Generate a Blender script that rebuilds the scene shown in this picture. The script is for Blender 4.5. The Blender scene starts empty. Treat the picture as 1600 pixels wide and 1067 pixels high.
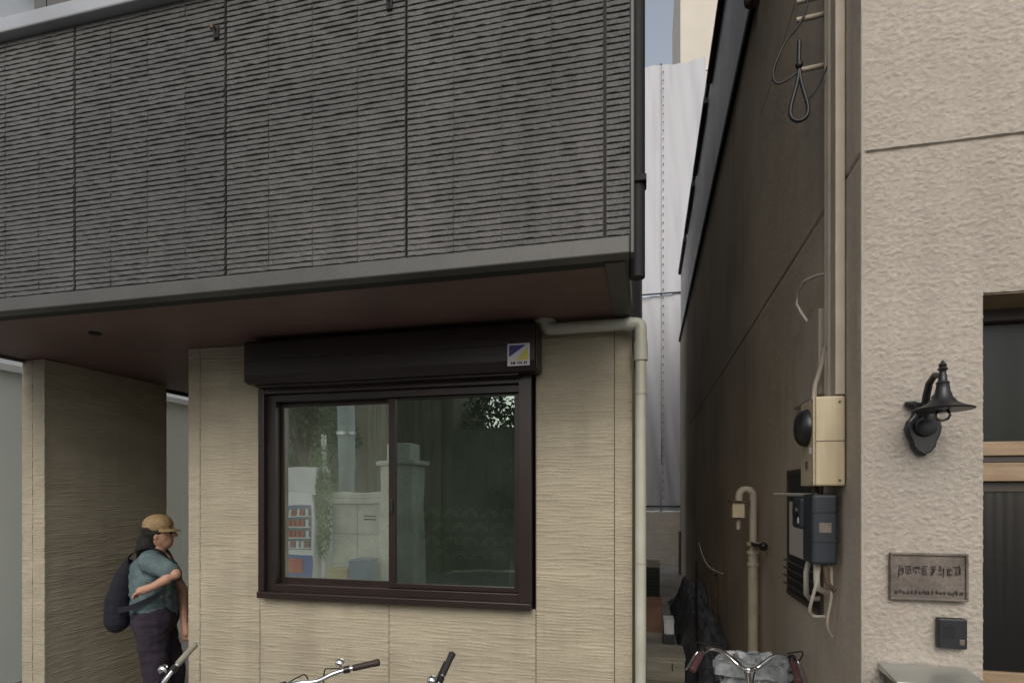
import bpy, bmesh, math, random
import numpy as np
from mathutils import Vector, Matrix, noise as mnoise
R = math.radians
random.seed(7); RNG = np.random.default_rng(11)
S = bpy.context.scene
COL = S.collection
H = 1.85                      # eye height above the road

# ------------------------------------------------------------------ camera
cd = bpy.data.cameras.new('camera'); cam = bpy.data.objects.new('camera', cd); COL.objects.link(cam)
cd.sensor_width = 36.0; cd.lens = 36.0 * 893 / 1600
cd.shift_y = (770 - 533.5) / 1600.0
cd.clip_start = 0.05; cd.clip_end = 500
cam.location = (0, 0, H); cam.rotation_euler = (R(90), 0, R(13.2))
S.camera = cam

# ------------------------------------------------------------------ sky, sun, exposure
SUN_EL, SUN_AZ = 38.0, 177.0       # azimuth clockwise from +Y
w = bpy.data.worlds.new('World'); S.world = w; w.use_nodes = True
nt = w.node_tree; bg = nt.nodes['Background']
sk = nt.nodes.new('ShaderNodeTexSky'); sk.sky_type = 'NISHITA'; sk.sun_disc = False
sk.sun_elevation = R(SUN_EL); sk.sun_rotation = R(SUN_AZ)
sk.dust_density = 3.0; sk.air_density = 1.0; sk.ozone_density = 0.6
hsv = nt.nodes.new('ShaderNodeHueSaturation'); hsv.inputs['Saturation'].default_value = .40; hsv.inputs['Value'].default_value = 1.22   # milky overcast veil
nt.links.new(sk.outputs[0], hsv.inputs['Color']); nt.links.new(hsv.outputs[0], bg.inputs[0]); bg.inputs[1].default_value = 0.15
sl = bpy.data.lights.new('sun', 'SUN'); sl.energy = .85; sl.angle = R(40); sl.color = (1, .91, .78)
so = bpy.data.objects.new('sun', sl); COL.objects.link(so)
sd = Vector((math.sin(R(SUN_AZ)) * math.cos(R(SUN_EL)), math.cos(R(SUN_AZ)) * math.cos(R(SUN_EL)), math.sin(R(SUN_EL))))
so.rotation_euler = sd.to_track_quat('Z', 'Y').to_euler(); so.location = sd * 60
S.view_settings.view_transform = 'Standard'; S.view_settings.look = 'None'
S.view_settings.gamma = 1.0; S.view_settings.use_curve_mapping = False
S.view_settings.exposure = -0.04
S.render.engine = 'CYCLES'
S.cycles.max_bounces = 8; S.cycles.transparent_max_bounces = 12

# ------------------------------------------------------------------ materials
def mat(name, col, rough=.6, metal=0., var=.12, vscale=3., fine=.0, fscale=80., bump=0., bscale=60., stretch=(1, 1, 1),
        dirt=None, dirt_amt=.0, dscale=1.2, spec=.5, rnd=0., streak=None, streak_amt=.4, sscale=9.):
    m = bpy.data.materials.new(name); m.use_nodes = True
    N = m.node_tree.nodes; L = m.node_tree.links; b = N['Principled BSDF']
    b.inputs['Roughness'].default_value = rough; b.inputs['Metallic'].default_value = metal
    b.inputs['Specular IOR Level'].default_value = spec
    g = N.new('ShaderNodeNewGeometry')
    mp = N.new('ShaderNodeMapping'); mp.inputs['Scale'].default_value = stretch
    L.new(g.outputs['Position'], mp.inputs[0])
    def nz(scale, det=4):
        n = N.new('ShaderNodeTexNoise'); n.inputs['Scale'].default_value = scale; n.inputs['Detail'].default_value = det
        L.new(mp.outputs[0], n.inputs['Vector']); return n
    n1 = nz(vscale)
    mr = N.new('ShaderNodeMapRange'); mr.inputs[1].default_value = .3; mr.inputs[2].default_value = .7
    mr.inputs[3].default_value = 1 - var; mr.inputs[4].default_value = 1 + var
    L.new(n1.outputs[0], mr.inputs[0]); val = mr.outputs[0]
    if fine:
        n2 = nz(fscale, 3); m2 = N.new('ShaderNodeMapRange'); m2.inputs[1].default_value = .3; m2.inputs[2].default_value = .7
        m2.inputs[3].default_value = 1 - fine; m2.inputs[4].default_value = 1 + fine
        L.new(n2.outputs[0], m2.inputs[0])
        mm = N.new('ShaderNodeMath'); mm.operation = 'MULTIPLY'; L.new(val, mm.inputs[0]); L.new(m2.outputs[0], mm.inputs[1]); val = mm.outputs[0]
    if rnd:
        oi = N.new('ShaderNodeObjectInfo'); m3 = N.new('ShaderNodeMapRange'); m3.inputs[3].default_value = 1 - rnd; m3.inputs[4].default_value = 1 + rnd
        L.new(oi.outputs['Random'], m3.inputs[0]); mm = N.new('ShaderNodeMath'); mm.operation = 'MULTIPLY'
        L.new(val, mm.inputs[0]); L.new(m3.outputs[0], mm.inputs[1]); val = mm.outputs[0]
    vm = N.new('ShaderNodeVectorMath'); vm.operation = 'SCALE'; vm.inputs[0].default_value = col[:3]
    L.new(val, vm.inputs['Scale']); out = vm.outputs[0]
    if dirt:
        n4 = nz(dscale, 6); cr = N.new('ShaderNodeMapRange'); cr.inputs[1].default_value = .45; cr.inputs[2].default_value = .75; cr.inputs[4].default_value = dirt_amt
        L.new(n4.outputs[0], cr.inputs[0]); mx = N.new('ShaderNodeMix'); mx.data_type = 'RGBA'
        L.new(cr.outputs[0], mx.inputs[0]); L.new(out, mx.inputs[6]); mx.inputs[7].default_value = (*dirt, 1); out = mx.outputs[2]
    if streak:
        ms = N.new('ShaderNodeMapping'); ms.inputs['Scale'].default_value = (1, 1, .06); L.new(g.outputs['Position'], ms.inputs[0])
        ns = N.new('ShaderNodeTexNoise'); ns.inputs['Scale'].default_value = sscale; ns.inputs['Detail'].default_value = 5; L.new(ms.outputs[0], ns.inputs['Vector'])
        nb = nz(.9, 3); pr = N.new('ShaderNodeMath'); pr.operation = 'MULTIPLY'; L.new(ns.outputs[0], pr.inputs[0]); L.new(nb.outputs[0], pr.inputs[1])
        cs = N.new('ShaderNodeMapRange'); cs.inputs[1].default_value = .24; cs.inputs[2].default_value = .42; cs.inputs[4].default_value = streak_amt; L.new(pr.outputs[0], cs.inputs[0])
        mx2 = N.new('ShaderNodeMix'); mx2.data_type = 'RGBA'; L.new(cs.outputs[0], mx2.inputs[0]); L.new(out, mx2.inputs[6]); mx2.inputs[7].default_value = (*streak, 1); out = mx2.outputs[2]
    L.new(out, b.inputs['Base Color'])
    if bump:
        n5 = nz(bscale, 4); bp = N.new('ShaderNodeBump'); bp.inputs['Strength'].default_value = bump; bp.inputs['Distance'].default_value = .01
        L.new(n5.outputs[0], bp.inputs['Height']); L.new(bp.outputs[0], b.inputs['Normal'])
    return m

def glass(name, tint, gloss, fac, rough=.0, ribs=0., haze=0., haze_col=(.3, .33, .27), wavy=0):
    m = bpy.data.materials.new(name); m.use_nodes = True
    N = m.node_tree.nodes; L = m.node_tree.links; N.remove(N['Principled BSDF']); o = N['Material Output']
    t = N.new('ShaderNodeBsdfTransparent'); t.inputs[0].default_value = (*tint, 1)
    g = N.new('ShaderNodeBsdfGlossy'); g.inputs[0].default_value = (*gloss, 1); g.inputs['Roughness'].default_value = rough
    fr = N.new('ShaderNodeFresnel'); fr.inputs[0].default_value = 1.5
    ad = N.new('ShaderNodeMath'); ad.operation = 'ADD'; ad.inputs[1].default_value = fac; ad.use_clamp = True; L.new(fr.outputs[0], ad.inputs[0])
    x = N.new('ShaderNodeMixShader'); L.new(ad.outputs[0], x.inputs[0]); L.new(t.outputs[0], x.inputs[1]); L.new(g.outputs[0], x.inputs[2])
    fin = x
    if haze:  # washed-out haze over the reflections, painted in as a patchy diffuse veil
        df = N.new('ShaderNodeBsdfDiffuse'); df.inputs[0].default_value = (*haze_col, 1); gd = N.new('ShaderNodeNewGeometry'); nd = N.new('ShaderNodeTexNoise'); nd.inputs['Scale'].default_value = 3.5; nd.inputs['Detail'].default_value = 5
        L.new(gd.outputs['Position'], nd.inputs['Vector']); mr = N.new('ShaderNodeMapRange'); mr.inputs[1].default_value = .3; mr.inputs[2].default_value = .7; mr.inputs[3].default_value = haze * .6; mr.inputs[4].default_value = haze * 1.4
        L.new(nd.outputs[0], mr.inputs[0]); x2 = N.new('ShaderNodeMixShader'); L.new(mr.outputs[0], x2.inputs[0]); L.new(x.outputs[0], x2.inputs[1]); L.new(df.outputs[0], x2.inputs[2]); fin = x2
    L.new(fin.outputs[0], o.inputs[0])
    if wavy:
        gw = N.new('ShaderNodeNewGeometry'); nw_ = N.new('ShaderNodeTexNoise'); nw_.inputs['Scale'].default_value = 2.6; nw_.inputs['Detail'].default_value = 1; L.new(gw.outputs['Position'], nw_.inputs['Vector'])
        bw_ = N.new('ShaderNodeBump'); bw_.inputs['Strength'].default_value = .10; bw_.inputs['Distance'].default_value = .01; L.new(nw_.outputs[0], bw_.inputs['Height']); L.new(bw_.outputs[0], g.inputs['Normal'])
    if ribs:
        ge = N.new('ShaderNodeNewGeometry'); wv = N.new('ShaderNodeTexWave'); wv.bands_direction = 'X'; wv.inputs['Scale'].default_value = ribs
        wv.inputs['Distortion'].default_value = .6; L.new(ge.outputs['Position'], wv.inputs['Vector'])
        bp = N.new('ShaderNodeBump'); bp.inputs['Strength'].default_value = .09; bp.inputs['Distance'].default_value = .01
        L.new(wv.outputs[1], bp.inputs['Height']); L.new(bp.outputs[0], g.inputs['Normal'])
    return m

M = {}
M['asphalt'] = mat('asphalt', (.19, .187, .18), .9, var=.2, fine=.3, fscale=160, bump=.4, bscale=200)
M['concrete'] = mat('concrete', (.26, .25, .23), .9, var=.2, vscale=2, fine=.15, dirt=(.1, .09, .08), dirt_amt=.6, bump=.3, bscale=90)
M['darkbrick'] = mat('dark_siding', (.064, .062, .058), .45, streak=(.115, .11, .105), streak_amt=.5, sscale=7, var=.28, vscale=1.3, fine=.3, fscale=120, bump=.5, bscale=150, rnd=.1, spec=.45)
M['darktrim'] = mat('dark_grey_trim', (.066, .065, .06), .5, var=.12, vscale=5, fine=.1)
M['coping'] = mat('grey_metal_coping', (.33, .34, .36), .4, metal=.3, var=.1, vscale=4, dirt=(.2, .2, .2), dirt_amt=.3)
M['black'] = mat('black_joint_sealant', (.008, .008, .009), .7)
M['soffit'] = mat('brown_soffit_board', (.15, .088, .075), .6, dirt=(.10, .062, .05), dirt_amt=.6, dscale=2, var=.18, vscale=2.5, fine=.1)
M['beige'] = mat('beige_siding', (.40, .352, .258), .75, streak=(.26, .225, .165), streak_amt=.4, var=.1, vscale=2.5, fine=.10, fscale=60, stretch=(1, 1, 3), dirt=(.27, .23, .16), dirt_amt=.35, bump=.35, bscale=120)
M['beigepipe'] = mat('beige_pvc_pipe', (.46, .46, .38), .4, var=.08, vscale=6, dirt=(.25, .24, .18), dirt_amt=.3, dscale=5)
M['winbrown'] = mat('dark_brown_aluminium', (.022, .0135, .011), .35, metal=.0, var=.12, vscale=6, fine=.06)
M['boxbrown'] = mat('dark_brown_shutter_steel', (.019, .0125, .011), .4, var=.15, vscale=4)
M['paneL'] = glass('reflective_window_glass', (.5, .58, .5), (.95, 1.0, .90), .95, rough=.008, haze=.14, haze_col=(.55, .62, .50), wavy=1)
M['paneR'] = glass('clear_window_glass', (.55, .62, .55), (.72, .85, .74), .24, rough=.010, haze=.07, haze_col=(.20, .24, .19), wavy=1)
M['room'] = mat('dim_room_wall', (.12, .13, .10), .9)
M['lace'] = mat('lace_curtain', (.62, .66, .55), .9)
M['stucco'] = mat('pinkish_beige_stucco', (.385, .345, .292), .85, streak=(.26, .22, .18), streak_amt=.22, var=.05, vscale=1.7, fine=.1, fscale=55, dirt=(.29, .255, .21), dirt_amt=.3, dscale=2.2, bump=.5, bscale=240)
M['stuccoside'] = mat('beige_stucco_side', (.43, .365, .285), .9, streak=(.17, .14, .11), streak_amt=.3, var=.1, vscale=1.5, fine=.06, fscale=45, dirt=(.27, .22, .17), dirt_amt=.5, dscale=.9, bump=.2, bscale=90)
M['greyclad'] = mat('grey_metal_cladding', (.52, .52, .52), .5, var=.15, vscale=2, stretch=(1, 1, .3), dirt=(.34, .33, .32), dirt_amt=.4)
M['meterbox'] = mat('cream_plastic', (.47, .40, .265), .5, streak=(.28, .21, .12), streak_amt=.5, sscale=30, var=.06, vscale=8, dirt=(.33, .28, .19), dirt_amt=.4, dscale=6)
M['conduit'] = mat('beige_conduit', (.36, .31, .245), .6, var=.1, vscale=8)
M['gasmeter'] = mat('blue_grey_paint', (.016, .022, .030), .55, var=.15, vscale=9)
M['iron'] = mat('black_cast_iron', (.006, .006, .007), .4, var=.2, vscale=20, spec=.6)
M['bronze'] = mat('weathered_bronze', (.15, .125, .105), .5, metal=.35, var=.25, vscale=14, fine=.2, fscale=90)
M['bronzedark'] = mat('dark_bronze', (.05, .043, .038), .5, metal=.3)
M['intercom'] = mat('black_plastic', (.016, .016, .018), .45)
M['steel'] = mat('brushed_steel', (.55, .57, .55), .35, metal=.85, var=.08, vscale=9)
M['chrome'] = mat('chrome', (.75, .75, .75), .18, metal=1., var=.05)
M['rubber'] = mat('black_rubber', (.02, .02, .02), .7)
M['griprown'] = mat('dark_brown_grip', (.035, .02, .018), .6)
M['gripred'] = mat('maroon_grip', (.075, .03, .035), .55)
M['wood'] = mat('tan_wood', (.27, .19, .115), .5, var=.2, vscale=6, stretch=(1, 1, 8), fine=.1)
M['wooddark'] = mat('dark_wood', (.05, .038, .03), .5, var=.2, vscale=8)
M['doorglass'] = glass('ribbed_door_glass', (.35, .33, .31), (.55, .54, .52), .05, rough=.25, ribs=9)
M['transomglass'] = glass('patterned_transom_glass', (.3, .3, .28), (.36, .37, .36), .03, rough=.25)
M['clearglass'] = glass('clear_lamp_glass', (.9, .9, .9), (1, 1, 1), .05)
M['cable'] = mat('black_cable', (.01, .01, .012), .5)
M['palecable'] = mat('pale_cable', (.45, .42, .36), .6)
M['sheet'] = mat('white_scaffold_sheet', (.44, .44, .465), .7, streak=(.27, .27, .29), streak_amt=.6, sscale=4, var=.08, vscale=.5, stretch=(1, 1, .15), dirt=(.42, .42, .45), dirt_amt=.4, dscale=.6)
M['cream'] = mat('cream_render', (.52, .48, .41), .8, var=.06, vscale=1)
M['white'] = mat('white_paint', (.75, .76, .76), .5, var=.05)
M['greywall'] = mat('pale_grey_wall', (.74, .78, .73), .6, var=.08, vscale=.9, stretch=(1, 1, .4), fine=.03)
M['stone'] = mat('grey_granite', (.64, .64, .57), .85, var=.12, vscale=4, fine=.2, fscale=70, dirt=(.18, .19, .15), dirt_amt=.5, bump=.4)
M['vendwhite'] = mat('vending_white', (.88, .9, .9), .4, var=.04)
M['vendblue'] = mat('vending_blue', (.05, .11, .42), .4, var=.06)
M['red'] = mat('red_paint', (.5, .05, .03), .4)
M['darkbox'] = mat('dark_grille', (.02, .022, .024), .6)
M['blue'] = mat('blue_plastic', (.11, .17, .30), .5)
M['yellow'] = mat('yellow_plastic', (.52, .42, .18), .5)
M['brownwall'] = mat('brown_board_wall', (.21, .195, .14), .8, var=.25, vscale=2, stretch=(4, 4, .5))
M['paleblock'] = mat('pale_beige_block', (.50, .46, .40), .85, var=.1, dirt=(.3, .27, .23), dirt_amt=.4)
M['fence'] = mat('dark_green_fence_paint', (.12, .14, .10), .8, var=.25, vscale=3)
M['pole'] = mat('utility_pole_concrete', (.30, .34, .34), .8, var=.1)
M['bark'] = mat('bark', (.09, .065, .045), .95, var=.3, vscale=10, bump=.6, bscale=40)
def leafmat(name, col):
    m = mat(name, col, .6, var=.35, vscale=5, rnd=.0); return m
M['leaf'] = leafmat('dark_leaf', (.045, .075, .025)); M['leaf2'] = leafmat('ivy_leaf', (.16, .25, .09)); M['leaf3'] = leafmat('mid_leaf', (.07, .12, .04))
M['skin'] = mat('skin', (.48, .27, .18), .55, var=.06)
M['hair'] = mat('dark_hair', (.012, .010, .009), .85, bump=.6, bscale=70)
M['shirt'] = mat('teal_grey_shirt', (.10, .145, .15), .9, var=.2, vscale=9, fine=.18, fscale=120, bump=.5, bscale=45)
M['trouser'] = mat('dark_purple_trousers', (.026, .019, .03), .95, var=.25, vscale=9, fine=.2, bump=.5, bscale=40)
M['bag'] = mat('black_nylon_bag', (.009, .010, .017), .9, var=.2, vscale=14)
M['cap'] = mat('tan_straw_cap', (.34, .235, .115), .8, var=.15, vscale=30, fine=.15)
M['shoe'] = mat('grey_shoe', (.15, .15, .15), .7)
M['cardboard'] = mat('brown_cardboard', (.24, .14, .09), .85, var=.15, vscale=8)
M['palewood'] = mat('weathered_pale_wood', (.27, .25, .20), .85, var=.2, vscale=4, stretch=(1, 1, 6), fine=.12)
M['tarp'] = mat('dark_tarpaulin', (.055, .058, .064), .5, var=.3, vscale=7, bump=.4, bscale=30)
M['plastic'] = mat('clear_crumpled_plastic', (.30, .325, .33), .2, var=.3, vscale=25, bump=.5, bscale=50)
M['stickblue'] = mat('sticker_blue', (.03, .03, .20), .4); M['stickyellow'] = mat('sticker_yellow', (.55, .50, .09), .4)
M['stickwhite'] = mat('sticker_white', (.6, .57, .6), .4)
M['rust'] = mat('rusty_brown_steel', (.10, .065, .04), .8, var=.3, vscale=12)
M['redpaint'] = mat('dark_red_bike_paint', (.25, .02, .025), .35)
M['silverpaint'] = mat('silver_bike_paint', (.42, .43, .44), .35, metal=.5)
M['blackpaint'] = mat('black_bike_paint', (.015, .015, .016), .3)

# ------------------------------------------------------------------ mesh helpers
OFF = {}
class MB:
    def __init__(s): s.v = []; s.f = []
    def add(s, vs, fs):
        o = len(s.v); s.v += [tuple(p) for p in vs]; s.f += [tuple(i + o for i in f) for f in fs]; return s
    def box(s, x0, x1, y0, y1, z0, z1):
        x0, x1 = min(x0, x1), max(x0, x1); y0, y1 = min(y0, y1), max(y0, y1); z0, z1 = min(z0, z1), max(z0, z1)
        return s.add([(x0, y0, z0), (x1, y0, z0), (x1, y1, z0), (x0, y1, z0), (x0, y0, z1), (x1, y0, z1), (x1, y1, z1), (x0, y1, z1)],
              [(0, 3, 2, 1), (4, 5, 6, 7), (0, 1, 5, 4), (1, 2, 6, 5), (2, 3, 7, 6), (3, 0, 4, 7)])
    def tube(s, pts, r, n=10, cap=True, closed=False):
        P = [Vector(p) for p in pts]; k = len(P); rr = r if isinstance(r, (list, tuple)) else [r] * k
        up = None; vs = []; fs = []
        for i in range(k):
            a = P[(i - 1) % k] if (i > 0 or closed) else P[i]; b = P[(i + 1) % k] if (i < k - 1 or closed) else P[i]
            d = (b - a).normalized()
            if up is None:
                up = Vector((0, 0, 1)) if abs(d.z) < .9 else Vector((1, 0, 0))
            e1 = up - d * up.dot(d)
            if e1.length < 1e-4: e1 = d.orthogonal()
            e1.normalize(); e2 = d.cross(e1); up = e1
            for j in range(n):
                t = 2 * math.pi * j / n; vs.append(P[i] + (e1 * math.cos(t) + e2 * math.sin(t)) * rr[i])
        m = k if closed else k - 1
        for i in range(m):
            i2 = (i + 1) % k
            for j in range(n): fs.append((i * n + j, i * n + (j + 1) % n, i2 * n + (j + 1) % n, i2 * n + j))
        if cap and not closed:
            fs.append(tuple(range(n))[::-1]); fs.append(tuple((k - 1) * n + j for j in range(n)))
        return s.add(vs, fs)
    def lathe(s, prof, c=(0, 0, 0), n=20, axis='z'):
        vs = []; fs = []; k = len(prof)
        for r, h in prof:
            for j in range(n):
                t = 2 * math.pi * j / n; a, b = r * math.cos(t), r * math.sin(t)
                p = {'z': (a, b, h), 'y': (a, h, b), 'x': (h, a, b)}[axis]; vs.append((p[0] + c[0], p[1] + c[1], p[2] + c[2]))
        for i in range(k - 1):
            for j in range(n): fs.append((i * n + j, i * n + (j + 1) % n, (i + 1) * n + (j + 1) % n, (i + 1) * n + j))
        fs.append(tuple(range(n))); fs.append(tuple((k - 1) * n + j for j in range(n)))
        return s.add(vs, fs)
    def prism(s, poly, a0, a1, axis='y'):
        n = len(poly)
        def q(p, a): return {'y': (p[0], a, p[1]), 'x': (a, p[0], p[1]), 'z': (p[0], p[1], a)}[axis]
        vs = [q(p, a0) for p in poly] + [q(p, a1) for p in poly]
        fs = [tuple(range(n)), tuple(range(n, 2 * n))[::-1]] + [(i, i + n, (i + 1) % n + n, (i + 1) % n) for i in range(n)]
        return s.add(vs, fs)
    def ball(s, c, r, n=12, sc=(1, 1, 1)):
        prof = [(r * math.sin(math.pi * i / n), -r * math.cos(math.pi * i / n)) for i in range(n + 1)]
        prof[0] = (1e-4, -r); prof[-1] = (1e-4, r); b = MB().lathe(prof, (0, 0, 0), n)
        return s.add([(v[0] * sc[0] + c[0], v[1] * sc[1] + c[1], v[2] * sc[2] + c[2]) for v in b.v], b.f)
    def xform(s, mt): s.v = [tuple(mt @ Vector(p)) for p in s.v]; return s
    def mesh(s, name, off=(0, 0, 0), bevel=0., smooth=0., seg=2):
        me = bpy.data.meshes.new(name)
        me.from_pydata([(p[0] - off[0], p[1] - off[1], p[2] - off[2]) for p in s.v], [], s.f); me.update()
        bm = bmesh.new(); bm.from_mesh(me)
        bmesh.ops.recalc_face_normals(bm, faces=bm.faces)
        if bevel:
            ed = [e for e in bm.edges if len(e.link_faces) == 2 and e.calc_face_angle(0) > .5]
            bmesh.ops.bevel(bm, geom=ed, offset=bevel, segments=seg, affect='EDGES', profile=.5, clamp_overlap=True)
        bm.to_mesh(me); bm.free()
        if smooth:
            me.shade_smooth(); me.set_sharp_from_angle(angle=R(smooth))
        return me
    def build(s, name, m, parent=None, bevel=0., smooth=0., local=False, seg=2, label=None, kind=None):
        off = (0, 0, 0) if (local or parent is None) else OFF[parent.name]
        me = s.mesh(name, off, bevel, smooth, seg)
        if m is not None: me.materials.append(M[m] if isinstance(m, str) else m)
        o = bpy.data.objects.new(name, me); COL.objects.link(o)
        if parent is not None: o.parent = parent
        OFF[o.name] = off
        if label: o['label'] = label
        if kind: o['kind'] = kind
        return o
def tag(o, label, cat=None, group=None, kind=None):
    o['label'] = label
    if cat: o['category'] = cat
    if group: o['group'] = group
    if kind: o['kind'] = kind
    return o
def thing(name, loc, label, cat, group=None, rot=(0, 0, 0)):
    o = bpy.data.objects.new(name, None); COL.objects.link(o); o.location = loc; o.rotation_euler = rot
    o.empty_display_size = .1; OFF[o.name] = tuple(loc); return tag(o, label, cat, group)
def B(*a): return MB().box(*a)
def spl(P, n=8):
    P = [Vector(p) for p in P]; out = []
    for i in range(len(P) - 1):
        p0, p1, p2, p3 = P[max(i - 1, 0)], P[i], P[i + 1], P[min(i + 2, len(P) - 1)]
        for k in range(n):
            t = k / n; out.append(.5 * ((2 * p1) + (-p0 + p2) * t + (2 * p0 - 5 * p1 + 4 * p2 - p3) * t * t + (-p0 + 3 * p1 - 3 * p2 + p3) * t ** 3))
    return out + [P[-1]]
def vnoise(nx, ny, fx, fy, seed):
    """smooth random field sampled nx by ny with about fx by fy cells"""
    g = np.random.default_rng(seed); fx = max(2, int(fx)); fy = max(2, int(fy)); a = g.random((fx + 2, fy + 2))
    x = np.linspace(0, fx - .001, nx); y = np.linspace(0, fy - .001, ny); xi = x.astype(int); yi = y.astype(int)
    tx = x - xi; ty = y - yi; tx = tx * tx * (3 - 2 * tx); ty = ty * ty * (3 - 2 * ty)
    A = a[np.ix_(xi, yi)]; Bq = a[np.ix_(xi + 1, yi)]; C = a[np.ix_(xi, yi + 1)]; D = a[np.ix_(xi + 1, yi + 1)]
    tx = tx[:, None]; ty = ty[None, :]
    return (A * (1 - tx) + Bq * tx) * (1 - ty) + (C * (1 - tx) + D * tx) * ty
def sheet(name, m, parent, u, v, hgt, place, smooth=True, label=None, hole=None):
    """height field over grid u x v; place(u, v, h) -> xyz arrays; edges folded back 15 mm"""
    nu, nv = len(u), len(v); U, V = np.meshgrid(u, v, indexing='ij')
    Hh = hgt.copy()
    X, Y, Z = place(U, V, Hh); P = np.stack([X, Y, Z], -1).reshape(-1, 3)
    idx = np.arange(nu * nv).reshape(nu, nv)
    q = np.stack([idx[:-1, :-1], idx[1:, :-1], idx[1:, 1:], idx[:-1, 1:]], -1).reshape(-1, 4)
    if hole is not None:
        k_ = hole(U.reshape(-1)[q].mean(1), V.reshape(-1)[q].mean(1)); q = q[~k_]
    rim = np.concatenate([idx[:, 0], idx[-1, 1:], idx[::-1, -1][1:], idx[0, ::-1][1:-1]])
    Ur, Vr = U.reshape(-1)[rim], V.reshape(-1)[rim]
    X2, Y2, Z2 = place(Ur, Vr, np.full(len(rim), -.015)); P2 = np.stack([X2, Y2, Z2], -1); n0 = nu * nv
    k = len(rim); r2 = np.arange(k) + n0
    q2 = np.stack([rim, r2, np.roll(r2, -1), np.roll(rim, -1)], -1)
    off = np.array(OFF[parent.name]) if parent else 0
    me = bpy.data.meshes.new(name); me.from_pydata((np.concatenate([P, P2]) - off).tolist(), [], np.concatenate([q, q2]).tolist()); me.update()
    bm = bmesh.new(); bm.from_mesh(me); bmesh.ops.recalc_face_normals(bm, faces=bm.faces); bm.to_mesh(me); bm.free()
    if smooth: me.shade_smooth(); me.set_sharp_from_angle(angle=R(50))
    me.materials.append(M[m]); o = bpy.data.objects.new(name, me); COL.objects.link(o)
    if parent: o.parent = parent; OFF[o.name] = OFF[parent.name]
    if label: o['label'] = label
    return o
SEED = [100]
def siding_h(nu, v, wu, row=.0175, amp=.0050):
    SEED[0] += 1; nv = len(v); hv = v[-1] - v[0]
    wob = (vnoise(nu, nv, wu / .22, hv / .05, SEED[0]) - .5) * .015 + (vnoise(nu, nv, wu / .07, hv / .03, SEED[0] + 300) - .5) * .007
    rows = (v[None, :] + wob) / row; r = np.floor(rows).astype(int); p = rows - r; r -= r.min()
    nr = r.max() + 2; a = np.random.default_rng(SEED[0] + 900).random((max(3, int(wu / .09)) + 2, nr))
    x = np.linspace(0, a.shape[0] - 1.001, nu); xi = x.astype(int); t = (x - xi)[:, None]; t = t * t * (3 - 2 * t)
    A = a[xi[:, None], r] * (1 - t) + a[xi[:, None] + 1, r] * t; A = np.clip(A * 1.3 - .12, .12, 1.)
    prof = np.where(p < .7, .2 + .8 * np.sin(p / .7 * math.pi / 2), np.clip(1 - (p - .7) / .28, 0, 1))
    return A * prof * amp
def siding(name, parent, u0, u1, z0, z1, place):
    nu = max(4, int((u1 - u0) / .016)); v = np.linspace(z0, z1, max(6, int((z1 - z0) / .0048))); u = np.linspace(u0, u1, nu)
    return sheet(name, 'beige', parent, u, v, siding_h(nu, v, u1 - u0), place)

# ================================================================== SETTING
g = MB().add([(-150, -150, 0), (150, -150, 0), (150, 150, 0), (-150, 150, 0)], [(0, 1, 2, 3)]).build('ground', 'asphalt'); tag(g, 'dark asphalt ground of the street', None, kind='structure')
a = B(-.07, .765, 2.7, 15.2, -.1, .03).build('alley_pavement', 'concrete'); tag(a, 'concrete strip of the narrow alley', None, kind='structure')
a = B(-4.4, -.10, 2.62, 5.0, -.1, .05).build('porch_floor', 'concrete'); tag(a, 'concrete step floor under the overhang', None, kind='structure')

# ================================================================== BROWN HOUSE WITH OVERHANG
HY, UY = 3.20, 2.29                     # ground floor wall plane, upper storey plane
HL, HR = -4.37, -.074
SZ = H + .955                            # soffit height
hs = thing('house', ((HL + HR) / 2, HY, 0), 'two-storey house with dark brick-pattern upper storey overhanging a beige ground floor', 'house')
# solid shell behind the claddings
def shell(name, m, *b): return B(*b).build(name, m, hs)
shell('party_wall', 'beige', HR - .10, HR - .012, HY + .03, 12.5, 0, SZ - .02)
shell('side_wall', 'darktrim', HR - .10, HR - .004, UY + .06, 12.5, SZ + .004, H + 6.0)
shell('porch_side_wall', 'beige', -2.95, -2.86, HY + .03, 5.0, .05, SZ - .004)
shell('porch_back_wall', 'beige', -4.37, -2.86, 5.0, 5.1, 0, SZ - .004)
shell('rear_wall', 'beige', HL, HR - .10, 12.3, 12.4, 0, SZ)
shell('left_side_wall', 'beige', HL, HL + .1, 5.1, 12.3, 0, SZ)
shell('roof', 'darktrim', HL - .2, HR + .0, HY - .35, 12.6, H + 6.0, H + 6.15)
shell('upper_left_wall', 'darktrim', HL, HL + .1, HY + .13, 12.5, SZ, H + 6.0)
# soffit with black vent slot
so_ = shell('soffit', 'soffit', HL + .03, -.17, UY + .142, 5.0, SZ, SZ + .05)
shell('vent_slot', 'black', HL + .05, -.17, UY + .062, UY + .14, SZ - .006, SZ + .045)
for x in (-3.9, -3.0, -2.1, -1.2): pass
e = B(-.168, -.08, UY + .09, HY - .02, SZ - .012, SZ + .045).build('soffit_edge_board', 'darktrim', hs, bevel=.004)
B(HL, HL + .028, UY + .09, 5.0, SZ - .02, SZ + .045).build('soffit_edge_board', 'darktrim', hs, bevel=.004)
# small soffit fitting
MB().lathe([(.03, SZ - .012), (.034, SZ - .004), (.034, SZ + .002)], (-3.2, 2.75, 0), 14).build('soffit_vent_cap', 'black', hs, smooth=40)
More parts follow.
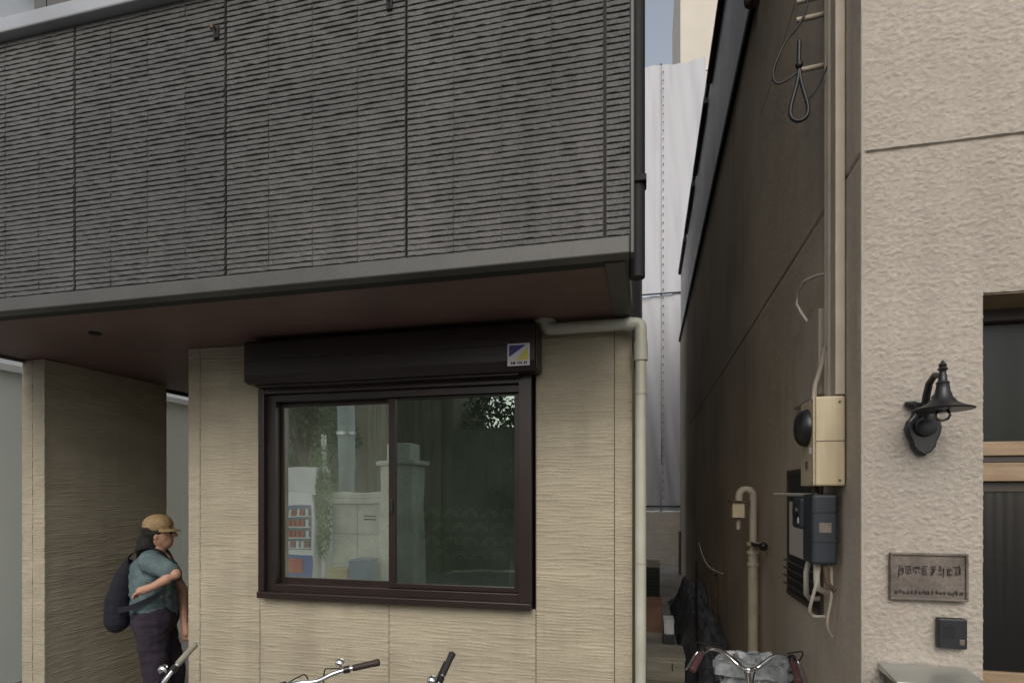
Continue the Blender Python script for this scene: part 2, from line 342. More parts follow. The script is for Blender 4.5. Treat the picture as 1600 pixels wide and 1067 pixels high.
# bottom trim and parapet core
ZT0, ZT1, ZP = H + .938, H + 1.008, H + 2.345
B(HL, -.062, UY - .012, UY + .06, ZT0, ZT1).build('bottom_trim', 'darktrim', hs, bevel=.006)
B(HL + .02, -.075, UY + .022, UY + .11, ZT1 + .002, ZP - .003).build('parapet_core', 'black', hs)
B(HL - .02, -.03, UY - .05, UY + .17, ZP, ZP + .078).build('parapet_coping', 'coping', hs, bevel=.008)
B(HL + .02, -.075, UY + .11, HY + .05, SZ + .055, SZ + .15).build('balcony_floor', 'concrete', hs)
B(HL, HL + .09, UY + .12, HY + .02, SZ + .055, ZP).build('balcony_side_wall', 'darktrim', hs)
# brick-pattern siding panels
def brick_mesh(L, hh, sd_):
    rg = random.Random(sd_); n = max(3, int(L / .028)); vs = []; fs = []
    d = [(.0015, .0), (.0040, .36), (.0066, .82), (.0060, .94), (.0, 1.0)]
    k1 = [rg.uniform(.45, 1.2) for _ in range(n + 1)]; k2 = [rg.uniform(-.14, .12) for _ in range(n + 1)]
    for i in range(n + 1):
        x = L * i / n
        for j, (dp, f) in enumerate(d):
            ff = 1 - f            # thick lip at the bottom? lip sits low, upper slope catches the sky
            z = hh * (.08 + .86 * ff) + (k2[i] * hh * .5 if j in (2, 3) else 0)
            y = -dp * (k1[i] if j in (1, 2, 3) else 1)
            vs.append((x, y, z))
    m = len(d)
    for i in range(n):
        for j in range(m - 1): fs.append((i * m + j, (i + 1) * m + j, (i + 1) * m + j + 1, i * m + j + 1))
    fs.append(tuple(range(m))); fs.append(tuple(n * m + j for j in range(m)))
    return vs, fs
SEAM = [-4.37, -3.69, -2.789, -1.908, -1.004, -.159, -.062]
ROW = .0245
nrow = int((ZP - .006 - ZT1 - .004) / ROW)
allb = []; panels = []
for pi in range(len(SEAM) - 1):
    x0, x1 = SEAM[pi] + (.006 if pi else 0), SEAM[pi + 1] - (.006 if pi < 5 else 0)
    p = B(x0, x1, UY + .003, UY + .02, ZT1 + .003, ZP - .004).build('siding_panel', 'darkbrick', hs)
    panels.append(p); nb = 4 if pi < 5 else 1
    if pi == 0: nb = 3
    L = (x1 - x0) / nb
    for r in range(nrow):
        for b in range(nb): allb.append((pi, x0 + b * L + .0012, L - .0024, ZT1 + .005 + r * ROW))
def dist(b):
    c = Vector((b[1] + b[2] / 2, UY, b[3])) - Vector((0, 0, H)); vis = (b[3] - H) / (c.y * .97 - c.x * .228) * 893 < 765
    return (0 if vis else 1, c.length)
order = sorted(range(len(allb)), key=lambda i: dist(allb[i]))
single = set(order[:300]); cache = {}; rest = {}
for i, (pi, x, L, z) in enumerate(allb):
    if i in single:
        var = random.randrange(10); key = (round(L, 3), var)
        if key not in cache:
            vs, fs = brick_mesh(L, ROW, 1000 + var + int(L * 1000)); me = bpy.data.meshes.new('brick'); me.from_pydata(vs, [], fs)
            me.materials.append(M['darkbrick']); bm = bmesh.new(); bm.from_mesh(me); bmesh.ops.recalc_face_normals(bm, faces=bm.faces); bm.to_mesh(me); bm.free()
            cache[key] = me
        o = bpy.data.objects.new('brick', cache[key]); COL.objects.link(o); o.parent = panels[pi]
        o.location = Vector((x, UY + .003 - random.random() * .0015, z)) - Vector(OFF[hs.name])
    else:
        vs, fs = brick_mesh(L, ROW, i); mb = rest.setdefault(pi, MB()); j = -random.random() * .0015
        mb.add([(a_ + x, b_ + UY + .003 + j, c_ + z) for a_, b_, c_ in vs], fs)
for pi, mb in rest.items(): mb.build('brick_courses', 'darkbrick', panels[pi], kind='stuff')
# corner return on the alley side + dark downpipe
B(-.06, -.045, UY - .008, UY + .05, ZT0, ZP - .004).build('corner_trim', 'darktrim', hs, bevel=.004)
dp = MB().tube([(-.038, 2.52, SZ - .03), (-.038, 2.52, H + 4.6)], .034, 14).build('dark_downpipe', 'black', hs, smooth=40)
for z in (H + 1.32, H + 2.3, H + 3.3): B(-.078, .002, 2.475, 2.565, z, z + .03).build('pipe_clip', 'black', dp, bevel=.004)
# metal fittings on the siding
for x, z in ((-1.955, H + 2.15), (-1.08, H + 2.115)):
    f = B(x - .014, x + .014, UY - .012, UY + .006, z - .03, z + .03).build('siding_fitting', 'black', hs, bevel=.004)
    MB().tube([(x, UY - .01, z + .012), (x, UY - .035, z + .012), (x + .004, UY - .042, z - .012)], .007, 8).build('hook', 'rust', f, smooth=40)
# set-back upper wall behind the balcony
for x0, x1 in ((-4.37, -4.26), (-4.25, -3.36), (-3.35, -2.45), (-2.44, -1.55), (-1.54, -.64), (-.63, -.08)):
    B(x0, x1, HY + .08, HY + .13, SZ + .16, H + 5.99).build('balcony_wall_panel', 'darktrim', hs, bevel=.003)
B(HL + .02, HR - .1, HY + .13, HY + .16, SZ + .06, H + 5.98).build('balcony_wall_core', 'black', hs)

# ---- ground floor siding
fr = lambda U, V, h: (U, HY - h, V)
Zb = .05
wz0, wz1 = H - .66, H + .67
wx0, wx1 = -2.385, -.627
G = .0022
siding('siding_panel', hs, -2.862 + G, -2.41 - G, Zb, SZ - .004, fr)
siding('siding_panel', hs, -2.41 + G, -1.515 - G, Zb, wz0 - .003, fr)
siding('siding_panel', hs, -1.515 + G, -.61 - G, Zb, wz0 - .003, fr)
siding('siding_panel', hs, -.61 + G, -.17 - G, Zb, SZ - .004, fr)
siding('siding_panel', hs, -2.41 + G, -.61 - G, wz1 + .004, SZ - .004, fr)
siding('corner_trim', hs, -2.952, -2.862 - G, Zb, SZ - .004, fr)
siding('corner_trim', hs, -.17 + G, HR, Zb, SZ - .004, fr)
# dark joint backing with the window hole
for bx in ((-2.95, -2.40, Zb, SZ - .01), (-2.40, -.615, Zb, wz0 - .01), (-.615, HR - .004, Zb, SZ - .01), (-2.40, -.615, wz1 + .01, SZ - .01)):
    B(bx[0], bx[1], HY + .008, HY + .03, bx[2], bx[3]).build('wall_backing', 'wooddark', hs)
# ---- left pier and wing wall
wg = siding('wing_wall_panel', hs, HY + .003, 4.264, Zb, SZ - .004, lambda U, V, h: (-4.17 + h, U, V))
siding('pier_panel', hs, -4.37, -4.275 - G, Zb, SZ - .004, fr)
siding('pier_panel', hs, -4.275 + G, -4.166, Zb, SZ - .004, fr)
B(-4.367, -4.178, HY + .006, 4.262, Zb, SZ - .006).build('wing_wall_core', 'beige', hs)

# ---- window
wn = MB()
D0 = HY - .055        # front of frame
wn.box(wx0, wx0 + .042, D0, HY + .07, wz0 + .04, wz1); wn.box(wx1 - .075, wx1, D0, HY + .07, wz0 + .04, wz1)
wn.box(wx0, wx1, D0 - .015, HY + .07, wz0, wz0 + .04); wn.box(wx0 + .042, wx1 - .075, D0 + .004, HY + .07, wz1 - .05, wz1)
wn = wn.build('window', 'winbrown', hs, bevel=.004)
ix0, ix1 = wx0 + .042, wx1 - .075
B(ix0, ix0 + .06, HY - .02, HY + .09, wz0 + .04, wz1 - .05).build('inner_jamb', 'boxbrown', wn, bevel=.002)
B(ix0 + .06, ix1, HY - .028, HY + .085, wz0 + .04, wz0 + .085).build('bottom_rail', 'winbrown', wn, bevel=.003)
B(ix0 + .06, ix1, HY - .02, HY + .085, wz1 - .095, wz1 - .05).build('head_rail', 'boxbrown', wn, bevel=.003)
xm = -1.500                                                       # meeting stile
def sash(x0, x1, y, z0, z1, sl_, sr, st, sb, pm):
    m = MB(); m.box(x0, x0 + sl_, y, y + .03, z0, z1); m.box(x1 - sr, x1, y, y + .03, z0, z1)
    m.box(x0 + sl_, x1 - sr, y + .001, y + .029, z1 - st, z1); m.box(x0 + sl_, x1 - sr, y + .001, y + .029, z0, z0 + sb)
    s_ = m.build('sash', 'winbrown', wn, bevel=.003)
    B(x0 + sl_ - .003, x1 - sr + .003, y + .012, y + .018, z0 + sb - .003, z1 - st + .003).build('pane', pm, wn)
sash(ix0 + .06, xm + .028, HY + .036, wz0 + .082, wz1 - .093, .022, .05, .03, .04, 'paneL')
sash(xm - .02, ix1 - .005, HY + .002, wz0 + .087, wz1 - .097, .045, .03, .012, .03, 'paneR')
B(xm - .012, xm + .012, HY - .012, HY + .003, H - .12, H - .04).build('latch_pull', 'boxbrown', wn, bevel=.004)
# ---- roller shutter box with cables of the guide
zb0, zb1 = H + .665, H + .925
poly = [(HY - .008, zb1), (HY - .165, zb1), (HY - .18, zb1 - .015), (HY - .18, zb0 + .05), (HY - .15, zb0), (HY - .008, zb0)]
sb = MB().prism(poly, wx0 - .004, wx1 + .045, 'x').build('shutter_box', 'boxbrown', hs, bevel=.004)
B(wx0 + .0, wx1 + .04, HY - .1815, HY - .1785, zb0 + .135, zb0 + .139).build('cover_joint', 'black', sb)
B(wx0 + .03, wx1 - .06, HY - .12, HY - .045, wz1 - .018, wz1 - .003).build('shutter_slat', 'winbrown', sb, bevel=.003)
for x in (wx0 - .009, wx1 + .047):
    B(x, x + .006, HY - .17, HY - .01, zb0 + .01, zb1 - .006).build('end_cap', 'winbrown', sb, bevel=.002)
# ---- room behind the glass
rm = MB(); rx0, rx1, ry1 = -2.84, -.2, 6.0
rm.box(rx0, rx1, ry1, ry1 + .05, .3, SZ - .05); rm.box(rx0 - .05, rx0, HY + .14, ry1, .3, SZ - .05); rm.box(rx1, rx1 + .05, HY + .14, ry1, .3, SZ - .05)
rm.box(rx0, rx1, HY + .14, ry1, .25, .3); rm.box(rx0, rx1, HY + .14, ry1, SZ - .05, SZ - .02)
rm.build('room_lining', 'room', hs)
B(wx0, wx1, HY + .09, HY + .22, wz0 + .03, wz0 + .075).build('inner_sill', 'wooddark', wn)
# lace half curtain behind the right pane
lc = thing('lace_curtain', (-1.05, HY + .16, wz0 + .12), 'dim scalloped lace half curtain behind the right window pane', 'curtain')
cu = MB(); n = 60; vs = []; fs = []
for i in range(n + 1):
    x = -1.36 + .62 * i / n; y = HY + .17 + .012 * math.sin(i * .9) + .006 * math.sin(i * 2.3)
    ztop = H - .09 + .02 * abs(math.sin(i / n * math.pi * 5)); zbt = wz0 + .10
    vs += [(x, y, zbt), (x, y, ztop), (x, y + .002, zbt), (x, y + .002, ztop)]
for i in range(n):
    o = i * 4; fs += [(o, o + 4, o + 5, o + 1), (o + 2, o + 3, o + 7, o + 6), (o + 1, o + 5, o + 7, o + 3), (o, o + 2, o + 6, o + 4)]
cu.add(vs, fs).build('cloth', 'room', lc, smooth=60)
sc = MB()
for rrow in range(4):
    for k in range(5):
        cx = -1.30 + .125 * k + (.06 if rrow % 2 else 0); cz = H - .15 - .085 * rrow
        if cx > -.78: continue
        for rr in (.05, .034):
            sc.tube([(cx + rr * math.cos(t), HY + .15, cz + rr * math.sin(t)) for t in [math.pi * j / 8 for j in range(9)]], .0035, 5)
sc.build('scallop_embroidery', 'lace', lc, kind='stuff')
MB().tube([(-1.38, HY + .16, H - .07), (-.72, HY + .16, H - .07)], .005, 8).build('curtain_rod', 'iron', lc)
# things on the inner sill
def leaves(mb, c, rad, n, size, rg, droop=0.):
    for _ in range(n):
        while True:
            d = Vector((rg.uniform(-1, 1), rg.uniform(-1, 1), rg.uniform(-1, 1)))
            if d.length <= 1: break
        p = Vector(c) + Vector((d.x * rad[0], d.y * rad[1], d.z * rad[2])); s_ = size * rg.uniform(.6, 1.3)
        q = Vector((rg.uniform(-1, 1), rg.uniform(-1, 1), rg.uniform(-.6, .6) - droop)).normalized(); u_ = q.orthogonal().normalized()
        u_.rotate(Matrix.Rotation(rg.uniform(0, 6.28), 3, q)); v_ = q.cross(u_)
        mb.add([p - u_ * s_ * .5, p + v_ * s_ * .3 - u_ * s_ * .1, p + u_ * s_ * .6, p - v_ * s_ * .3 - u_ * s_ * .1], [(0, 1, 2, 3)])
rg = random.Random(5)
for i, (x, lab) in enumerate(((-1.28, 'small dark potted plant on the inner sill nearest the meeting stile'), (-1.10, 'small dark potted plant between two others on the inner sill'), (-.92, 'small dark potted plant on the inner sill beside the white bottle'))):
    t = thing('potted_plant', (x, HY + .13, wz0 + .077), lab, 'plant', 'potted plants behind the window pane')
    MB().lathe([(.022, wz0 + .077), (.03, wz0 + .12), (.033, wz0 + .122)], (x, HY + .12, 0), 14).build('pot', 'cardboard', t, smooth=40)
    m = MB(); leaves(m, (x, HY + .12, wz0 + .15), (.06, .025, .04), 60, .035, rg); m.build('foliage', 'leaf', t)
t = thing('bottle', (-.775, HY + .12, wz0 + .077), 'slim white bottle standing at the right end of the inner window sill', 'bottle')
MB().lathe([(.022, wz0 + .077), (.024, wz0 + .09), (.024, wz0 + .19), (.012, wz0 + .215), (.012, wz0 + .225)], (-.775, HY + .12, 0), 16).build('body', 'white', t, smooth=40)
MB().lathe([(.0135, wz0 + .226), (.0135, wz0 + .25)], (-.775, HY + .12, 0), 14).build('cap', 'white', t, smooth=40)

# ---- beige drain pipe
def arc(c, r, a0, a1, ax, n=7):
    out = []
    for i in range(n):
        t = R(a0 + (a1 - a0) * i / (n - 1)); p = [c[0], c[1], c[2]]; p[ax[0]] += r * math.cos(t); p[ax[1]] += r * math.sin(t); out.append(tuple(p))
    return out
PY = HY - .075; PZ = H + .905; PX = -.028
pts = [(-.545, PY, SZ + .0)] + arc((-.515, PY, PZ + .03), .03, 180, 270, (0, 2), 5) + [(-.3, PY, PZ)] + arc((PX - .022, PY, PZ - .022), .022, 90, 0, (0, 2), 4) + [(PX, PY, PZ - .14)]
dr = MB().tube(pts, .032, 16).build('drain_pipe', 'beigepipe', hs, smooth=45)
MB().lathe([(.062, SZ - .016), (.06, SZ - .002)], (-.545, PY, 0), 18).build('soffit_collar', 'beigepipe', dr, smooth=40)
MB().tube([(PX, PY, PZ - .13), (PX, PY, .06)], .029, 16).build('pipe_shaft', 'beigepipe', dr, smooth=45)
for z in (PZ - .2,): MB().lathe([(.037, z), (.037, z + .10)], (PX, PY, 0), 16).build('pipe_socket', 'beigepipe', dr, smooth=45)
for z in (H + .52, H - .38): MB().lathe([(.0315, z), (.0315, z + .012)], (PX, PY, 0), 16).build('pipe_clip', 'conduit', dr, smooth=45)
MB().tube([(-.11, PY, PZ), (PX - .045, PY, PZ)], .0355, 16).build('pipe_socket', 'beigepipe', dr, smooth=45)
# ---- entrance door in the porch
ed = B(-4.05, -3.15, 4.95, 4.997, .06, 2.15).build('entrance_door', 'winbrown', hs, bevel=.006)
MB().tube([(-3.25, 4.94, .9), (-3.25, 4.9, .92), (-3.25, 4.9, 1.2), (-3.25, 4.94, 1.22)], .012, 8).build('handle', 'steel', ed, smooth=40)

# ---- security sticker on the shutter box
sx0, sx1, sz0, sz1 = -.733, -.610, H + .688, H + .808
SYk = HY - .182
st = thing('security_sticker', ((sx0 + sx1) / 2, SYk, (sz0 + sz1) / 2), 'square blue and yellow sticker with white border on the shutter box', 'sticker')
B(sx0, sx1, SYk - .0015, SYk, sz0, sz1).build('backing', 'stickwhite', st)
w_ = .009
MB().prism([(sx0 + w_, sz1 - w_), (sx1 - w_ * 2.2, sz1 - w_), (sx0 + w_, sz0 + .048)], SYk - .003, SYk - .0016, 'y').build('blue_field', 'stickblue', st)
MB().prism([(sx1 - w_, sz1 - w_ * 2.5), (sx1 - w_, sz0 + .028), (sx0 + .042, sz0 + .028)], SYk - .003, SYk - .0016, 'y').build('yellow_field', 'stickyellow', st)
lt = MB()
for x in (.02, .03, .038, .055, .066, .075, .092, .102):
    lt.box(sx0 + x, sx0 + x + .006, SYk - .003, SYk - .0016, sz0 + .008, sz0 + .022)
lt.build('blurred_lettering', 'black', st)

# ================================================================== STUCCO BUILDING ON THE RIGHT
RY, RX = 2.35, .772
DX0, DX1, DZ = 1.159, 2.05, H + .707
GZ = H + 1.25
rb = thing('stucco_building', (1.6, RY, 0), 'beige rough-stucco building with recessed wooden doorway right of the alley', 'building')
def stucco(name, u0, u1, v0, v1, place, res=.0037, amp=.0036, m='stucco', hole=None):
    SEED[0] += 7; wu, wv = u1 - u0, v1 - v0; nu, nv = int(wu / res) + 2, int(wv / res) + 2
    a_ = vnoise(nu, nv, wu / .0105, wv / .0075, SEED[0]); b_ = vnoise(nu, nv, wu / .022, wv / .013, SEED[0] + 1); c_ = vnoise(nu, nv, wu / .12, wv / .09, SEED[0] + 2)
    h = np.clip((a_ * .62 + b_ * .38 - .38) * 2.4, 0, 1); h = h * (.85 + .2 * c_) * amp + (c_ - .5) * .001
    u = np.linspace(u0, u1, nu); v = np.linspace(v0, v1, nv)
    gw = np.abs(v - GZ - .004 * np.sin(v * 0)); h[:, gw < .0075] = -.009
    h += np.minimum(0, 0)
    for arr, ax, ed_ in ((u, 0, u0), (u, 0, u1), (v, 1, v0), (v, 1, v1)):
        k = np.clip(np.abs(arr - ed_) / .015, .25, 1); h = h * (k[:, None] if ax == 0 else k[None, :])
    return sheet(name, m, rb, u, v, h, place, hole=hole)
fp = lambda U, V, h: (U, RY - h, V)
stucco('front_wall', RX + .008, DX0, .0, H - 1.05, fp, res=.01)
stucco('front_wall', RX + .008, 1.5, H - 1.05 + .0004, H + 2.2, fp, hole=lambda a_, b_: (a_ > DX0) & (b_ < DZ))
B(RX + .02, 4.6, RY + .004, RY + .12, H + 2.2, H + 5.2).build('front_wall', 'stucco', rb)
B(1.502, 4.6, RY, RY + .12, DZ, H + 2.199).build('front_wall', 'stucco', rb)
B(DX1, 4.6, RY, RY + .12, 0, DZ - .001).build('front_wall', 'stucco', rb)
B(RX + .02, DX0 - .004, RY + .013, RY + .3, 0, H + 2.2).build('pier_core', 'stuccoside', rb)
B(DX0 - .004, DX1 + .1, RY + .013, RY + .3, DZ + .003, H + 2.2).build('lintel_core', 'stuccoside', rb)
# corner bead
MB().tube([(RX + .004, RY - .001, 0), (RX + .004, RY - .001, H + 5.2)], .0045, 8).build('corner_bead', 'stucco', rb, smooth=60)
# alley side: stucco up to the black flashing, grey cladding above
sp = lambda U, V, h: (RX - h, U, V)
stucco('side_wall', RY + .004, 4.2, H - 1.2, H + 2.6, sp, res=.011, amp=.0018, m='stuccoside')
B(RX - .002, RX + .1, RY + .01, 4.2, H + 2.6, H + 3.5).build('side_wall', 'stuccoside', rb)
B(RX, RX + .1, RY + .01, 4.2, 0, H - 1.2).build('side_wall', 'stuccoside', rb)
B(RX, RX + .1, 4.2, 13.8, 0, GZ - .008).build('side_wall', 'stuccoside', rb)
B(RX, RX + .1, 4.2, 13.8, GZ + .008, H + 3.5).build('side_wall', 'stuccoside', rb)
B(RX + .012, RX + .1, 4.2, 13.8, GZ - .008, GZ + .008).build('wall_joint', 'black', rb)
B(RX - .035, RX + .05, 2.6, 13.8, H + 3.5, H + 3.575).build('black_flashing', 'black', rb, bevel=.006)
y = 2.6; k = 0
while y < 13.7:
    B(RX + .01, RX + .09, y, min(y + .448, 13.8), H + 3.58, H + 5.1).build('cladding_panel', 'greyclad', rb, bevel=.004); y += .45; k += 1
for y0, y1 in ((5.6, 7.4), (7.75, 9.5), (9.8, 11.6), (11.9, 13.7)):
    B(RX - .05, RX + .03, y0, y1, H + 5.02, H + 5.10).build('gutter', 'black', rb, bevel=.01)
B(RX - .02, 4.6, RY + .02, 13.8, H + 5.2, H + 5.3).build('roof', 'darktrim', rb, bevel=.01)
B(RX + .1, 4.6, 13.7, 13.8, 0, H + 5.2).build('rear_wall', 'stuccoside', rb)
B(4.5, 4.6, RY + .12, 13.7, 0, H + 5.2).build('far_side_wall', 'stuccoside', rb)
# doorway
DY = 2.56
B(DX0 - .03, DX1 + .03, DY + .09, DY + .12, 0, DZ).build('doorway_backing', 'wooddark', rb)
tr = MB(); tr.box(DX0, DX1, DY - .01, DY + .07, DZ - .05, DZ + .001); tr.box(DX0, DX0 + .03, DY, DY + .07, .05, DZ - .05); tr.box(DX1 - .03, DX1, DY, DY + .07, .05, DZ - .05)
dfm = tr.build('door_frame', 'wooddark', rb, bevel=.004)
B(DX0 + .002, DX1, RY + .005, DY - .012, DZ - .006, DZ - .001).build('lintel_lining', 'wood', rb)
for z0, z1, m_ in ((H + .142, H + .196, 'wood'), (H + .115, H + .142, 'wooddark'), (H + .045, H + .115, 'wood')):
    B(DX0 + .031, DX1 - .031, DY - .02 + (.012 if m_ == 'wooddark' else 0), DY + .05, z0, z1).build('transom_rail', m_, rb, bevel=.003)
B(DX0 + .03, DX1 - .03, DY + .03, DY + .036, H + .19, DZ - .05).build('transom_pane', 'transomglass', rb)
dl = MB(); dz0, dz1 = .06, H + .044
dl.box(DX0 + .032, DX0 + .07, DY + .01, DY + .05, dz0, dz1); dl.box(DX1 - .07, DX1 - .032, DY + .01, DY + .05, dz0, dz1); dl.box(DX0 + .07, DX1 - .07, DY + .011, DY + .049, dz1 - .04, dz1)
door = dl.build('door', 'wooddark', rb, bevel=.003)
B(DX0 + .07, DX1 - .07, DY + .012, DY + .048, dz0, H - .69).build('lower_panel', 'wood', door, bevel=.004)
B(DX0 + .068, DX1 - .068, DY + .028, DY + .034, H - .692, dz1 - .038).build('glass', 'doorglass', door)
B(DX0 - .1, DX1 + .1, 2.0, DY + .1, -.05, .055).build('door_step', 'concrete', rb, bevel=.01)
# barred window on the alley side
by0, by1, bz0, bz1 = 2.80, 3.44, H - .55, H + .124
bw = MB(); bw.box(RX - .012, RX + .05, by0, by0 + .03, bz0, bz1); bw.box(RX - .012, RX + .05, by1 - .03, by1, bz0, bz1); bw.box(RX - .012, RX + .05, by0 + .03, by1 - .03, bz1 - .03, bz1); bw.box(RX - .02, RX + .05, by0 + .03, by1 - .03, bz0, bz0 + .025)
bw = bw.build('side_window', 'wooddark', rb, bevel=.003)
B(RX - .009, RX - .006, by0 + .03, by1 - .03, bz0 + .025, bz1 - .03).build('dark_pane', 'darkbox', bw)
for i in range(4):
    z = bz0 + .06 + i * .042; MB().tube([(RX - .03, by0 + .02, z), (RX - .03, by1 - .02, z)], .005, 8).build('bar', 'wooddark', bw)
B(RX - .011, RX - .0095, by0 + .2, by1 - .06, bz0 + .22, bz1 - .17).build('inner_blind', 'cream', bw)

# ---- wall lamp
LX, LZ = .966, H
lm = thing('wall_lamp', (LX, RY, H + .2), 'black cast-iron gooseneck wall lamp with bell shade on the stucco pier', 'lamp')
half = [(0, .128), (.010, .14), (.022, .145), (.036, .165), (.040, .185), (.050, .205), (.056, .232), (.050, .258), (.036, .275), (.030, .29), (.034, .305), (.052, .318), (.058, .328), (.035, .33), (.012, .322), (0, .325)]
outl = [(LX + x, H + z) for x, z in half] + [(LX - x, H + z) for x, z in half[-2:0:-1]]
MB().prism(outl, RY - .035, RY - .004, 'y').build('backplate', 'iron', lm, bevel=.006)
MB().lathe([(.034, RY - .05), (.036, RY - .035)], (LX, 0, H + .235), 16, 'y').build('boss', 'iron', lm, bevel=.004, smooth=40)
sy = RY - .16
ar = [(LX, RY - .03, H + .24), (LX - .004, RY - .045, H + .29), (LX - .006, RY - .06, H + .34), (LX - .006, RY - .08, H + .38), (LX - .004, RY - .115, H + .402), (LX, sy, H + .392)]
MB().tube(ar, [.014, .014, .0125, .0115, .0105, .010], 10).build('arm', 'iron', lm, smooth=60)
MB().tube([(LX, RY - .09, H + .33), (LX, RY - .115, H + .338), (LX, sy + .012, H + .342)], .005, 8).build('brace', 'iron', lm, smooth=60)
MB().lathe([(.086, H + .276), (.089, H + .281), (.062, H + .291), (.041, H + .303), (.028, H + .320), (.021, H + .342), (.018, H + .362), (.020, H + .368), (.013, H + .376), (.012, H + .39), (.010, H + .402), (.010, H + .408), (.016, H + .414), (.010, H + .421), (.0125, H + .428), (.006, H + .436), (.002, H + .444)], (LX, sy, 0), 28).build('shade', 'iron', lm, smooth=50)
MB().lathe([(.003, H + .238), (.018, H + .245), (.024, H + .258), (.02, H + .274), (.012, H + .2775)], (LX, sy, 0), 18).build('bulb', 'clearglass', lm, smooth=60)

# ---- nameplate
nx0, nx1, nz0, nz1 = .861, 1.106, H - .384, H - .215
YP = RY - .006
npl = thing('nameplate', ((nx0 + nx1) / 2, YP, (nz0 + nz1) / 2), 'dark bronze rectangular nameplate with raised worn lettering on the stucco', 'sign')
B(nx0, nx1, YP - .012, YP, nz0, nz1).build('plate', 'bronze', npl, bevel=.003)
fm = MB(); e_ = .008
fm.box(nx0, nx1, YP - .02, YP - .011, nz1 - e_, nz1); fm.box(nx0, nx1, YP - .02, YP - .011, nz0, nz0 + e_); fm.box(nx0, nx0 + e_, YP - .0195, YP - .011, nz0 + e_, nz1 - e_); fm.box(nx1 - e_, nx1, YP - .0195, YP - .011, nz0 + e_, nz1 - e_)
fm.build('rim', 'bronze', npl, bevel=.002)
rg = random.Random(21); mk = MB()
def glyph(cx, cz, w_, h_, k):
    for _ in range(k):
        if rg.random() < .5: x = cx + rg.uniform(-.4, .4) * w_; z = cz + rg.uniform(-.3, .3) * h_; mk.box(x - .0011, x + .0011, YP - .0145, YP - .0119, z - h_ * rg.uniform(.15, .42), z + h_ * rg.uniform(.1, .4))
        else: x = cx + rg.uniform(-.15, .15) * w_; z = cz + rg.uniform(-.45, .45) * h_; mk.box(x - w_ * rg.uniform(.2, .45), x + w_ * rg.uniform(.2, .45), YP - .0142, YP - .0119, z - .001, z + .001)
for i in range(8): glyph(nx0 + .034 + i * .0255, nz1 - .062, .024, .036, 10)
for i in range(17): glyph(nx0 + .02 + i * .0128, nz0 + .028, .012, .015, 6)
mk.build('worn_lettering', 'bronzedark', npl)
# ---- intercom
ic = thing('intercom', (1.055, RY, H - .5), 'small black square intercom below the nameplate', 'intercom')
B(1.010, 1.100, RY - .032, RY - .004, H - .551, H - .443).build('housing', 'intercom', ic, bevel=.006)
for i in range(5): B(1.025, 1.06, RY - .034, RY - .031, H - .475 - i * .009, H - .472 - i * .009).build('speaker_slot', 'black', ic)
B(1.073, 1.09, RY - .035, RY - .031, H - .535, H - .515).build('call_button', 'bronze', ic, bevel=.002)
# ---- mailbox
mbx = thing('mailbox', (.965, RY, H - .9), 'grey steel mailbox with flat lid fixed low on the stucco pier', 'mailbox')
B(.845, 1.088, RY - .135, RY - .006, H - .98, H - .648).build('body', 'bronze', mbx, bevel=.006)
MB().prism([(RY - .006, H - .618), (RY - .165, H - .640), (RY - .165, H - .650), (RY - .006, H - .646)], .828, 1.105, 'x').build('lid', 'steel', mbx, bevel=.002)
B(.875, 1.058, RY - .139, RY - .134, H - .72, H - .70).build('letter_slot', 'black', mbx)

# ---- electric meter box
mt = thing('electric_meter_box', (.71, 2.6, H + .2), 'cream electric meter box with a round black meter on the alley wall', 'meter')
B(.659, RX - .006, 2.495, 2.704, H + .028, H + .385).build('box', 'meterbox', mt, bevel=.008)
B(.652, .6585, 2.505, 2.694, H + .03, H + .38).build('front_cover', 'meterbox', mt, bevel=.003)
MB().lathe([(.078, .652), (.078, .645), (.07, .625), (.05, .612), (.002, .608)][::-1], (0, 2.6, H + .27), 24, 'x').build('meter_dome', 'iron', mt, smooth=50)
B(.648, .6515, 2.575, 2.61, H + .10, H + .13).build('latch', 'rust', mt)
B(.6505, .6515, 2.53, 2.56, H + .16, H + .185).build('label_plate', 'white', mt)
for yy in (2.512, 2.687):
    for zz in (H + .04, H + .37): MB().lathe([(.0045, .651), (.0045, .649)], (0, yy, zz), 8, 'x').build('screw', 'rust', mt)
B(.66, RX - .008, 2.4935, 2.4955, H + .205, H + .208).build('seam', 'rust', mt)
for zz in (H + .05, H + .36): MB().lathe([(.005, 2.492), (.005, 2.4955)], (.745, 0, zz), 8, 'y').build('screw', 'rust', mt)
# conduits
for i, (yy, xx, r_, lab) in enumerate(((2.60, .742, .0125, 'thicker pale conduit rising from the meter box, nearer the street'), (2.66, .745, .010, 'thinner pale conduit rising from the meter box, farther from the street'))):
    c = MB().tube([(xx, yy, H + .385), (xx, yy, H + 3.3)], r_, 12).build('conduit', 'conduit', None, smooth=50); tag(c, lab, 'pipe', 'conduits above the meter box')
cl = B(.732, RX - .004, 2.502, 2.56, H + .39, H + 3.3).build('cable_duct', 'conduit', None, bevel=.004); tag(cl, 'square beige cable duct beside the stucco corner', 'duct')
c = MB().tube([(.70, 2.68, H + .385), (.71, 2.70, H + .46), (.735, 2.68, H + .56), (.74, 2.655, H + .62)], .011, 10).build('bent_conduit', 'conduit', None, smooth=60); tag(c, 'short slanting beige conduit entering the top of the meter box', 'pipe')
